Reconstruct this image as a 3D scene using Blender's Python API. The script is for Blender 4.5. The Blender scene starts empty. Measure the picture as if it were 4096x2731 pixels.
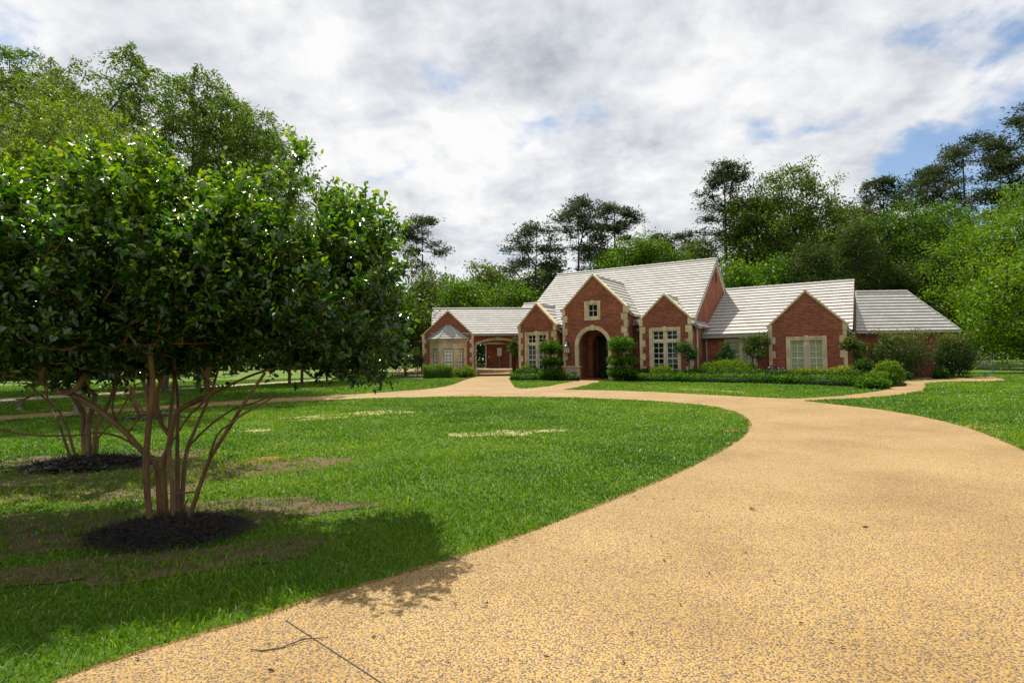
import bpy, math, random
import numpy as np
from mathutils import Vector, Matrix
from mathutils.geometry import delaunay_2d_cdt

# ------------------------------------------------------------------ camera, sky, sun, exposure
SC = bpy.context.scene
COL = SC.collection
EYE = 1.15
PITCH, ROLL = 0.033, 0.0133
cam_d = bpy.data.cameras.new('camera')
cam_d.sensor_width = 36.0
cam_d.lens = 36.0 * 2300 / 4096
cam_d.clip_start = 0.05
cam_d.clip_end = 3000
cam = bpy.data.objects.new('camera', cam_d)
COL.objects.link(cam)
_R = Vector((1, 0, 0)); _F = Vector((0, math.cos(PITCH), math.sin(PITCH))); _U = Vector((0, -math.sin(PITCH), math.cos(PITCH)))
_r = math.cos(ROLL) * _R - math.sin(ROLL) * _U
_u = math.sin(ROLL) * _R + math.cos(ROLL) * _U
M = Matrix(((_r.x, _u.x, -_F.x, 0), (_r.y, _u.y, -_F.y, 0), (_r.z, _u.z, -_F.z, EYE), (0, 0, 0, 1)))
cam.matrix_world = M
SC.camera = cam
SC.view_settings.view_transform = 'Standard'
SC.view_settings.look = 'None'
SC.view_settings.exposure = 0.35
SC.view_settings.gamma = 1.0
SC.render.resolution_x = 1024; SC.render.resolution_y = 682

SUN = Vector((-0.20, 0.38, 0.90)).normalized()
sl = bpy.data.lights.new('sun', 'SUN')
sl.energy = 5.0; sl.angle = math.radians(0.6); sl.color = (1.0, 0.95, 0.86)
so = bpy.data.objects.new('sun', sl); COL.objects.link(so)
so.rotation_euler = SUN.to_track_quat('Z', 'Y').to_euler()
so.location = (-20, 15, 40)

W = bpy.data.worlds.new('World'); SC.world = W; W.use_nodes = True
def build_world():
    nt = W.node_tree; nt.nodes.clear(); N = nt.nodes.new; L = nt.links.new
    out = N('ShaderNodeOutputWorld')
    sky = N('ShaderNodeTexSky'); sky.sky_type = 'NISHITA'; sky.sun_disc = False
    sky.sun_elevation = math.asin(SUN.z); sky.sun_rotation = math.atan2(SUN.x, SUN.y)
    sky.air_density = 1.0; sky.dust_density = 0.6; sky.ozone_density = 1.6
    b1 = N('ShaderNodeBackground'); b1.inputs[1].default_value = 0.11
    L(sky.outputs[0], b1.inputs[0])
    tc = N('ShaderNodeTexCoord'); sep = N('ShaderNodeSeparateXYZ'); L(tc.outputs['Generated'], sep.inputs[0])
    def math_(op, a, b=None, c=None):
        n = N('ShaderNodeMath'); n.operation = op
        for i, v in enumerate((a, b, c)):
            if v is None: continue
            if isinstance(v, (int, float)): n.inputs[i].default_value = v
            else: L(v, n.inputs[i])
        return n.outputs[0]
    den = math_('ADD', math_('MAXIMUM', sep.outputs[2], 0.0), 0.34)
    px = math_('DIVIDE', sep.outputs[0], den); py = math_('DIVIDE', sep.outputs[1], den)
    cmb = N('ShaderNodeCombineXYZ'); L(px, cmb.inputs[0]); L(py, cmb.inputs[1])
    def noise(scale, detail, rough, off, dist=0.0, lac=2.0):
        mp = N('ShaderNodeMapping'); mp.inputs['Location'].default_value = off; L(cmb.outputs[0], mp.inputs[0])
        n = N('ShaderNodeTexNoise'); n.inputs['Scale'].default_value = scale; n.inputs['Detail'].default_value = detail
        n.inputs['Roughness'].default_value = rough; n.inputs['Distortion'].default_value = dist; n.inputs['Lacunarity'].default_value = lac
        L(mp.outputs[0], n.inputs['Vector']); return n.outputs['Fac']
    n1 = noise(3.3, 9, 0.55, (3.1, 1.7, 0.0), 0.15)
    n2 = noise(3.0, 8, 0.52, (7.3, 4.1, 2.0), 0.3)
    n3 = noise(8.5, 7, 0.6, (1.3, 9.1, 5.0), 0.2)
    # bias: clear sky to the low right, solid cloud elsewhere
    def lobe(d, lo, hi):
        v = Vector(d).normalized(); dp = N('ShaderNodeVectorMath'); dp.operation = 'DOT_PRODUCT'
        L(tc.outputs['Generated'], dp.inputs[0]); dp.inputs[1].default_value = v
        mr = N('ShaderNodeMapRange'); mr.interpolation_type = 'SMOOTHSTEP'; L(dp.outputs['Value'], mr.inputs[0])
        mr.inputs[1].default_value = lo; mr.inputs[2].default_value = hi; mr.inputs[3].default_value = 0; mr.inputs[4].default_value = 1
        return mr.outputs[0]
    l1 = lobe((0.95, 1.0, 0.27), 0.968, 1.0)
    l2 = lobe((0.60, 1.0, 0.27), 0.985, 1.0)
    dens = math_('ADD', n1, 0.13)
    dens = math_('SUBTRACT', dens, math_('MULTIPLY', l1, 0.24))
    dens = math_('SUBTRACT', dens, math_('MULTIPLY', l2, 0.10))
    mr = N('ShaderNodeMapRange'); mr.interpolation_type = 'SMOOTHSTEP'; L(dens, mr.inputs[0])
    mr.inputs[1].default_value = 0.40; mr.inputs[2].default_value = 0.55
    shade = math_('ADD', math_('MULTIPLY', n2, 0.62), math_('MULTIPLY', n3, 0.38))
    cr = N('ShaderNodeValToRGB'); L(shade, cr.inputs[0])
    e = cr.color_ramp.elements
    e[0].position = 0.34; e[0].color = (0.50, 0.54, 0.61, 1)
    e[1].position = 0.585; e[1].color = (1.08, 1.08, 1.08, 1)
    m = e.new(0.455); m.color = (0.78, 0.81, 0.86, 1)
    b2 = N('ShaderNodeBackground'); L(cr.outputs[0], b2.inputs[0]); b2.inputs[1].default_value = 0.71
    mx = N('ShaderNodeMixShader'); L(mr.outputs[0], mx.inputs[0]); L(b1.outputs[0], mx.inputs[1]); L(b2.outputs[0], mx.inputs[2])
    L(mx.outputs[0], out.inputs[0])
build_world()
SC.cycles.max_bounces = 6; SC.cycles.transparent_max_bounces = 8
SC.cycles.diffuse_bounces = 3; SC.cycles.glossy_bounces = 3; SC.cycles.transmission_bounces = 4

rng = np.random.default_rng(7)
random.seed(7)

# ------------------------------------------------------------------ materials
def new_mat(name):
    m = bpy.data.materials.new(name); m.use_nodes = True
    return m, m.node_tree, m.node_tree.nodes['Principled BSDF']
def ramp(nt, fac, cols):
    r = nt.nodes.new('ShaderNodeValToRGB'); nt.links.new(fac, r.inputs[0]); e = r.color_ramp.elements
    while len(e) < len(cols): e.new(0.5)
    for k, (p, c) in enumerate(cols): e[k].position = p; e[k].color = (c[0], c[1], c[2], 1)
    return r.outputs[0]
def tex(nt, kind, vec=None, **kw):
    n = nt.nodes.new(kind)
    for k, v in kw.items(): n.inputs[k].default_value = v
    if vec is not None: nt.links.new(vec, n.inputs['Vector'])
    return n
def coord(nt, which='Object'):
    return nt.nodes.new('ShaderNodeTexCoord').outputs[which]
def mix(nt, fac, a, b, mode='MIX'):
    n = nt.nodes.new('ShaderNodeMix'); n.data_type = 'RGBA'; n.blend_type = mode
    for s, v in ((0, fac), (6, a), (7, b)):
        if hasattr(v, 'links'): nt.links.new(v, n.inputs[s])
        elif isinstance(v, (int, float)): n.inputs[s].default_value = v
        else: n.inputs[s].default_value = (v[0], v[1], v[2], 1)
    return n.outputs[2]
def bump(nt, bs, h, dist, strength=0.6):
    b = nt.nodes.new('ShaderNodeBump'); b.inputs['Distance'].default_value = dist; b.inputs['Strength'].default_value = strength
    nt.links.new(h, b.inputs['Height']); nt.links.new(b.outputs[0], bs.inputs['Normal'])
def geo_pos(nt):
    return nt.nodes.new('ShaderNodeNewGeometry').outputs['Position']

def simple(name, col, rough=0.6, var=0.12, scale=6.0, metal=0.0, bmp=0.0):
    m, nt, bs = new_mat(name)
    n = tex(nt, 'ShaderNodeTexNoise', coord(nt), Scale=scale, Detail=6.0, Roughness=0.65)
    c = ramp(nt, n.outputs['Fac'], [(0.3, [x * (1 - var) for x in col]), (0.7, [min(1, x * (1 + var)) for x in col])])
    nt.links.new(c, bs.inputs['Base Color']); bs.inputs['Roughness'].default_value = rough; bs.inputs['Metallic'].default_value = metal
    if bmp: bump(nt, bs, n.outputs['Fac'], bmp)
    return m

def foliage(name, cols, rough=0.45, trans=0.35, tcol=None, spec=0.5):
    m, nt, bs = new_mat(name)
    at = nt.nodes.new('ShaderNodeAttribute'); at.attribute_name = 'rnd'
    k = len(cols)
    c = ramp(nt, at.outputs['Fac'], [(i / (k - 1), cc) for i, cc in enumerate(cols)])
    nt.links.new(c, bs.inputs['Base Color']); bs.inputs['Roughness'].default_value = rough
    bs.inputs['Specular IOR Level'].default_value = spec
    tr = nt.nodes.new('ShaderNodeBsdfTranslucent')
    nt.links.new(mix(nt, 1.0, c, tcol or (1.5, 1.5, 0.7), 'MULTIPLY'), tr.inputs[0])
    ms = nt.nodes.new('ShaderNodeMixShader'); ms.inputs[0].default_value = trans
    nt.links.new(bs.outputs[0], ms.inputs[1]); nt.links.new(tr.outputs[0], ms.inputs[2])
    nt.links.new(ms.outputs[0], nt.nodes['Material Output'].inputs[0])
    return m

def brick_mat():
    m, nt, bs = new_mat('red_brick')
    uv = coord(nt, 'UV')
    b = tex(nt, 'ShaderNodeTexBrick', uv)
    b.inputs['Scale'].default_value = 1.0; b.inputs['Mortar Size'].default_value = 0.0055; b.inputs['Mortar Smooth'].default_value = 0.15
    b.inputs['Brick Width'].default_value = 0.203; b.inputs['Row Height'].default_value = 0.0735
    b.inputs['Color1'].default_value = (0.31, 0.090, 0.052, 1); b.inputs['Color2'].default_value = (0.15, 0.045, 0.031, 1)
    b.inputs['Mortar'].default_value = (0.42, 0.23, 0.14, 1)
    n = tex(nt, 'ShaderNodeTexNoise', uv, Scale=0.9, Detail=8.0, Roughness=0.7)
    f = ramp(nt, n.outputs['Fac'], [(0.3, (0.72, 0.72, 0.74)), (0.7, (1.25, 1.2, 1.15))])
    c = mix(nt, 1.0, b.outputs['Color'], f, 'MULTIPLY')
    nt.links.new(c, bs.inputs['Base Color']); bs.inputs['Roughness'].default_value = 0.9; bs.inputs['Specular IOR Level'].default_value = 0.15
    inv = nt.nodes.new('ShaderNodeMath'); inv.operation = 'SUBTRACT'; inv.inputs[0].default_value = 1; nt.links.new(b.outputs['Fac'], inv.inputs[1])
    bump(nt, bs, inv.outputs[0], 0.006, 0.5)
    return m
def tile_mat(name='pale_concrete_tile', row=0.31):
    m, nt, bs = new_mat(name)
    uv = coord(nt, 'UV')
    b = tex(nt, 'ShaderNodeTexBrick', uv)
    b.inputs['Scale'].default_value = 1.0; b.inputs['Mortar Size'].default_value = 0.009; b.inputs['Mortar Smooth'].default_value = 0.1
    b.inputs['Brick Width'].default_value = 0.34; b.inputs['Row Height'].default_value = row
    b.inputs['Color1'].default_value = (0.45, 0.43, 0.395, 1); b.inputs['Color2'].default_value = (0.385, 0.37, 0.345, 1)
    b.inputs['Mortar'].default_value = (0.27, 0.26, 0.24, 1)
    n = tex(nt, 'ShaderNodeTexNoise', uv, Scale=0.7, Detail=9.0, Roughness=0.72)
    f = ramp(nt, n.outputs['Fac'], [(0.3, (0.88, 0.88, 0.87)), (0.7, (1.08, 1.07, 1.06))])
    nt.links.new(mix(nt, 1.0, b.outputs['Color'], f, 'MULTIPLY'), bs.inputs['Base Color'])
    bs.inputs['Roughness'].default_value = 0.8
    return m
def stone_mat():
    m, nt, bs = new_mat('limestone')
    p = coord(nt)
    n = tex(nt, 'ShaderNodeTexNoise', p, Scale=2.2, Detail=9.0, Roughness=0.7)
    c = ramp(nt, n.outputs['Fac'], [(0.25, (0.44, 0.34, 0.20)), (0.5, (0.60, 0.49, 0.31)), (0.75, (0.68, 0.58, 0.40))])
    v = tex(nt, 'ShaderNodeTexVoronoi', geo_pos(nt), Scale=2.6); sp = nt.nodes.new('ShaderNodeSeparateColor'); nt.links.new(v.outputs['Color'], sp.inputs[0])
    c = mix(nt, 1.0, c, ramp(nt, sp.outputs[0], [(0.0, (0.78, 0.77, 0.76)), (1.0, (1.12, 1.10, 1.06))]), 'MULTIPLY')
    nt.links.new(c, bs.inputs['Base Color']); bs.inputs['Roughness'].default_value = 0.85
    bump(nt, bs, n.outputs['Fac'], 0.01)
    return m
def aggregate_mat():
    m, nt, bs = new_mat('exposed_aggregate')
    p = geo_pos(nt)
    wn = tex(nt, 'ShaderNodeTexNoise', p, Scale=60.0, Detail=2.0)
    vadd = nt.nodes.new('ShaderNodeVectorMath'); vadd.operation = 'MULTIPLY_ADD'
    nt.links.new(wn.outputs['Color'], vadd.inputs[0]); vadd.inputs[1].default_value = (0.012, 0.012, 0); nt.links.new(p, vadd.inputs[2])
    v = tex(nt, 'ShaderNodeTexVoronoi', vadd.outputs[0], Scale=84.0, Randomness=1.0); v.voronoi_dimensions = '2D'
    sepc = nt.nodes.new('ShaderNodeSeparateColor'); nt.links.new(v.outputs['Color'], sepc.inputs[0])
    peb = ramp(nt, sepc.outputs[0], [(0.0, (0.06, 0.045, 0.035)), (0.13, (0.14, 0.085, 0.03)), (0.30, (0.24, 0.145, 0.038)), (0.48, (0.34, 0.215, 0.058)), (0.64, (0.48, 0.31, 0.045)), (0.79, (0.15, 0.135, 0.115)), (0.86, (0.32, 0.21, 0.10)), (1.0, (0.52, 0.38, 0.19))])
    peb.node.color_ramp.interpolation = 'CONSTANT'
    mfac = nt.nodes.new('ShaderNodeMapRange'); nt.links.new(v.outputs['Distance'], mfac.inputs[0])
    mfac.inputs[1].default_value = 0.46; mfac.inputs[2].default_value = 0.58
    nb = tex(nt, 'ShaderNodeTexNoise', p, Scale=0.55, Detail=8.0, Roughness=0.65)
    mort = ramp(nt, nb.outputs['Fac'], [(0.3, (0.41, 0.255, 0.095)), (0.7, (0.56, 0.385, 0.18))])
    c = mix(nt, mfac.outputs[0], peb, mort)
    st = ramp(nt, nb.outputs['Fac'], [(0.34, (0.74, 0.70, 0.64)), (0.5, (0.83, 0.80, 0.74)), (0.66, (0.90, 0.88, 0.85))])
    nt.links.new(mix(nt, 1.0, c, st, 'MULTIPLY'), bs.inputs['Base Color'])
    bs.inputs['Roughness'].default_value = 0.75
    inv = nt.nodes.new('ShaderNodeMath'); inv.operation = 'SUBTRACT'; inv.inputs[0].default_value = 1; nt.links.new(v.outputs['Distance'], inv.inputs[1])
    bump(nt, bs, inv.outputs[0], 0.004, 0.6)
    return m
def lawn_mat():
    m, nt, bs = new_mat('lawn')
    p = geo_pos(nt)
    n1 = tex(nt, 'ShaderNodeTexNoise', p, Scale=0.35, Detail=6.0, Roughness=0.6)
    n2 = tex(nt, 'ShaderNodeTexNoise', p, Scale=45.0, Detail=4.0, Roughness=0.7)
    c1 = ramp(nt, n1.outputs['Fac'], [(0.3, (0.058, 0.125, 0.003)), (0.55, (0.098, 0.175, 0.004)), (0.72, (0.155, 0.20, 0.007))])
    f = ramp(nt, n2.outputs['Fac'], [(0.3, (0.45, 0.5, 0.4)), (0.7, (1.35, 1.3, 1.3))])
    nt.links.new(mix(nt, 1.0, c1, f, 'MULTIPLY'), bs.inputs['Base Color']); bs.inputs['Roughness'].default_value = 0.8
    bs.inputs['Specular IOR Level'].default_value = 0.25
    bump(nt, bs, n2.outputs['Fac'], 0.03, 1.0)
    return m
def soil_mat(name, a, b, s=7.0):
    m, nt, bs = new_mat(name)
    p = geo_pos(nt)
    n = tex(nt, 'ShaderNodeTexNoise', p, Scale=s, Detail=10.0, Roughness=0.75)
    nt.links.new(ramp(nt, n.outputs['Fac'], [(0.3, a), (0.7, b)]), bs.inputs['Base Color']); bs.inputs['Roughness'].default_value = 0.9
    bump(nt, bs, n.outputs['Fac'], 0.03, 0.8)
    return m
def bark_mat(name, a, b, scale=9.0):
    m, nt, bs = new_mat(name)
    mp = nt.nodes.new('ShaderNodeMapping'); mp.inputs['Scale'].default_value = (1, 1, 0.25); nt.links.new(coord(nt), mp.inputs[0])
    n = tex(nt, 'ShaderNodeTexNoise', mp.outputs[0], Scale=scale, Detail=8.0, Roughness=0.7)
    nt.links.new(ramp(nt, n.outputs['Fac'], [(0.35, a), (0.65, b)]), bs.inputs['Base Color']); bs.inputs['Roughness'].default_value = 0.75
    bump(nt, bs, n.outputs['Fac'], 0.02, 0.7)
    return m
def glass_mat(name, col, rough=0.04):
    m, nt, bs = new_mat(name)
    n = tex(nt, 'ShaderNodeTexNoise', coord(nt), Scale=1.5, Detail=2.0)
    nt.links.new(ramp(nt, n.outputs['Fac'], [(0.4, [c * 0.7 for c in col]), (0.6, col)]), bs.inputs['Base Color'])
    bs.inputs['Roughness'].default_value = rough; bs.inputs['Specular IOR Level'].default_value = 0.6
    return m
def blind_mat(name, a, b, pitch):
    m, nt, bs = new_mat(name)
    sp = nt.nodes.new('ShaderNodeSeparateXYZ'); nt.links.new(coord(nt, 'UV'), sp.inputs[0])
    mu = nt.nodes.new('ShaderNodeMath'); mu.operation = 'FRACT'
    dv = nt.nodes.new('ShaderNodeMath'); dv.operation = 'DIVIDE'; dv.inputs[1].default_value = pitch
    nt.links.new(sp.outputs[1], dv.inputs[0]); nt.links.new(dv.outputs[0], mu.inputs[0])
    nt.links.new(ramp(nt, mu.outputs[0], [(0.0, a), (0.3, b), (0.9, b)]), bs.inputs['Base Color'])
    bs.inputs['Roughness'].default_value = 0.25; bs.inputs['Coat Weight'].default_value = 0.6; bs.inputs['Coat Roughness'].default_value = 0.03
    return m

MT = {}
MT['brick'] = brick_mat(); MT['tile'] = tile_mat(); MT['stone'] = stone_mat()
MT['drive'] = aggregate_mat(); MT['lawn'] = lawn_mat()
MT['soil'] = soil_mat('bare_soil', (0.045, 0.025, 0.011), (0.17, 0.098, 0.045), 14)
MT['edge'] = soil_mat('orange_soil', (0.10, 0.045, 0.015), (0.33, 0.18, 0.06), 9)
MT['straw'] = soil_mat('dry_grass', (0.13, 0.17, 0.02), (0.42, 0.32, 0.13), 5)
MT['clay'] = soil_mat('red_clay', (0.25, 0.07, 0.02), (0.40, 0.14, 0.05), 12)
MT['mulch'] = soil_mat('black_mulch', (0.004, 0.003, 0.003), (0.022, 0.016, 0.014), 30)
MT['chips'] = soil_mat('black_bark_chips', (0.006, 0.005, 0.004), (0.045, 0.034, 0.028), 60)
MT['bedmulch'] = soil_mat('brown_mulch', (0.035, 0.018, 0.010), (0.11, 0.055, 0.03), 14)
MT['road'] = soil_mat('pale_road', (0.30, 0.23, 0.18), (0.42, 0.33, 0.26), 3)
MT['white'] = simple('white_paint', (0.74, 0.73, 0.68), 0.45, 0.04)
MT['cream'] = simple('cream_paint', (0.55, 0.50, 0.38), 0.5, 0.06)
MT['gutter'] = simple('grey_gutter', (0.30, 0.29, 0.25), 0.4, 0.08)
MT['lead'] = simple('lead_flashing', (0.10, 0.105, 0.105), 0.45, 0.15)
MT['glass'] = glass_mat('dark_glass', (0.012, 0.014, 0.014))
MT['door'] = simple('dark_wood_door', (0.02, 0.010, 0.006), 0.4, 0.2)
MT['black'] = simple('black_iron', (0.012, 0.012, 0.012), 0.4, 0.1)
MT['lampglass'] = simple('frosted_lamp_glass', (0.72, 0.68, 0.52), 0.2, 0.05)
MT['blue'] = simple('blue_enamel', (0.015, 0.11, 0.42), 0.3, 0.04)
MT['blind'] = blind_mat('window_blind', (0.06, 0.07, 0.03), (0.34, 0.40, 0.20), 0.10)
MT['curtain_refl'] = blind_mat('curtain_reflection', (0.62, 0.66, 0.55), (0.78, 0.82, 0.70), 0.5)  # bay panes: whitish curtain and bright glass reflection, both in the pale colour
MT['porchfloor'] = simple('brick_paver', (0.22, 0.06, 0.035), 0.8, 0.2, 20)
MT['bark'] = bark_mat('myrtle_bark', (0.060, 0.028, 0.011), (0.21, 0.120, 0.046), 6)
MT['darkbark'] = bark_mat('dark_bark', (0.022, 0.015, 0.011), (0.08, 0.055, 0.04), 5)
MT['greybark'] = bark_mat('grey_bark', (0.06, 0.045, 0.035), (0.17, 0.13, 0.10), 5)
MT['palebark'] = bark_mat('pale_bark', (0.05, 0.045, 0.04), (0.20, 0.19, 0.17), 4)
MT['concrete'] = simple('pale_concrete', (0.55, 0.52, 0.46), 0.8, 0.15)
MT['teal'] = simple('teal_paint', (0.01, 0.20, 0.22), 0.4, 0.05)
F = {}
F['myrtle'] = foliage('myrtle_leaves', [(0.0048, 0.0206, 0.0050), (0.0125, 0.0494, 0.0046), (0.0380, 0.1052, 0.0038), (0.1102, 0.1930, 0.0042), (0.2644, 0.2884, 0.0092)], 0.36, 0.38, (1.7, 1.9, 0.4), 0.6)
F['myrtle'].node_tree.nodes['Principled BSDF'].inputs['Coat Weight'].default_value = 0.7; F['myrtle'].node_tree.nodes['Principled BSDF'].inputs['Coat Roughness'].default_value = 0.18
F['willow'] = foliage('feathery_leaves', [(0.0500, 0.0900, 0.0060), (0.1215, 0.1823, 0.0135), (0.2380, 0.3060, 0.0382)], 0.5, 0.52, None, 0.3)
F['willow2'] = foliage('feathery_dark_leaves', [(0.0287, 0.0625, 0.0063), (0.0728, 0.1323, 0.0116), (0.1530, 0.2296, 0.0224)], 0.5, 0.5, None, 0.3)
F['p'] = foliage('pine_needles', [(0.0103, 0.0197, 0.0077), (0.0315, 0.0491, 0.0176), (0.0687, 0.0928, 0.0323)], 0.6, 0.35, None, 0.2)
F['y'] = foliage('young_pine_needles', [(0.0153, 0.0324, 0.0045), (0.0455, 0.0805, 0.0098), (0.1045, 0.1472, 0.0190)], 0.6, 0.3, None, 0.2)
F['d'] = foliage('oak_leaves', [(0.0223, 0.0495, 0.0030), (0.0677, 0.1242, 0.0068), (0.1546, 0.2244, 0.0140)], 0.5, 0.42, None, 0.3)
F['o'] = foliage('dark_oak_leaves', [(0.0158, 0.0473, 0.0014), (0.0525, 0.1225, 0.0035), (0.1235, 0.2232, 0.0076)], 0.5, 0.4, None, 0.3)
F['b'] = foliage('bright_leaves', [(0.0259, 0.0673, 0.0021), (0.0748, 0.1575, 0.0047), (0.1619, 0.2664, 0.0105)], 0.5, 0.45, None, 0.3)
F['B'] = foliage('lime_leaves', [(0.0372, 0.0891, 0.0010), (0.0992, 0.1908, 0.0023), (0.1949, 0.3078, 0.0062)], 0.5, 0.45, None, 0.3)
F['box'] = foliage('box_leaves', [(0.0064, 0.0280, 0.0016), (0.0360, 0.1125, 0.0027), (0.1400, 0.2700, 0.0060)], 0.55, 0.4, None, 0.2)
F['boxdark'] = foliage('dark_box_leaves', [(0.0032, 0.0176, 0.0016), (0.0198, 0.0675, 0.0036), (0.0850, 0.1800, 0.0080)], 0.5, 0.3, None, 0.25)
F['lime'] = foliage('lime_shrub_leaves', [(0.0560, 0.1200, 0.0032), (0.1080, 0.1890, 0.0054), (0.1700, 0.2500, 0.0090)], 0.55, 0.4, None, 0.2)
F['yellow'] = foliage('yellow_shrub_leaves', [(0.1040, 0.1360, 0.0032), (0.1890, 0.2160, 0.0054), (0.3400, 0.3300, 0.0100)], 0.55, 0.4, None, 0.2)
F['purple'] = foliage('purple_leaves', [(0.035, 0.010, 0.018), (0.070, 0.018, 0.032), (0.11, 0.035, 0.05)], 0.4, 0.25, (1.3, 1, 1))
F['tips'] = foliage('red_tipped_leaves', [(0.0144, 0.0440, 0.0064), (0.0347, 0.0823, 0.0087), (0.0887, 0.1260, 0.0112), (0.2000, 0.1300, 0.0200)], 0.5, 0.3, None, 0.25)
F['grass'] = foliage('grass_blades', [(0.0157, 0.0652, 0.0027), (0.0534, 0.1348, 0.0024), (0.1217, 0.2293, 0.0039), (0.2905, 0.3477, 0.0279)], 0.42, 0.40, (1.4, 1.5, 0.5), 0.35)
F['wood'] = foliage('woodland_leaves', [(0.0135, 0.0306, 0.0032), (0.0420, 0.0770, 0.0070), (0.0950, 0.1472, 0.0133)], 0.6, 0.3, None, 0.2)

# ------------------------------------------------------------------ ids
def tag(o, label=None, cat=None, group=None, kind=None):
    if label: o['label'] = label
    if cat: o['category'] = cat
    if group: o['group'] = group
    if kind: o['kind'] = kind
    return o
def empty(name, loc, label, cat, group=None):
    o = bpy.data.objects.new(name, None); COL.objects.link(o); o.location = loc; o.empty_display_size = 0.3
    return tag(o, label, cat, group)
def wloc(o):
    p = Vector((0, 0, 0))
    while o is not None: p += o.location; o = o.parent
    return p
def link_mesh(name, verts, faces, mat, parent=None, loc=None, rnd=None, uv=None, smooth=False):
    """verts in world coordinates; loc: origin for a top-level object."""
    me = bpy.data.meshes.new(name)
    v = np.asarray(verts, dtype=np.float32).reshape(-1, 3)
    org = np.array(wloc(parent) if parent is not None else (loc if loc is not None else (0, 0, 0)), dtype=np.float32)
    v = v - org
    if isinstance(faces, np.ndarray):
        nf, k = faces.shape
        me.vertices.add(len(v)); me.vertices.foreach_set('co', v.ravel())
        me.loops.add(nf * k); me.loops.foreach_set('vertex_index', faces.ravel().astype(np.int32))
        me.polygons.add(nf); me.polygons.foreach_set('loop_start', np.arange(nf, dtype=np.int32) * k)
        me.update(calc_edges=True)
    else:
        me.from_pydata(v.tolist(), [], faces)
        me.update(calc_edges=True)
    if rnd is not None:
        a = me.attributes.new('rnd', 'FLOAT', 'FACE'); a.data.foreach_set('value', np.asarray(rnd, dtype=np.float32))
    if uv is not None:
        l = me.uv_layers.new(name='UVMap'); l.data.foreach_set('uv', np.asarray(uv, dtype=np.float32).ravel())
    if smooth:
        me.polygons.foreach_set('use_smooth', np.ones(len(me.polygons), dtype=bool))
    for mm in (mat if isinstance(mat, (list, tuple)) else [mat]): me.materials.append(mm)
    o = bpy.data.objects.new(name, me); COL.objects.link(o)
    if parent is not None: o.parent = parent
    elif loc is not None: o.location = loc
    return o

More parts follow.
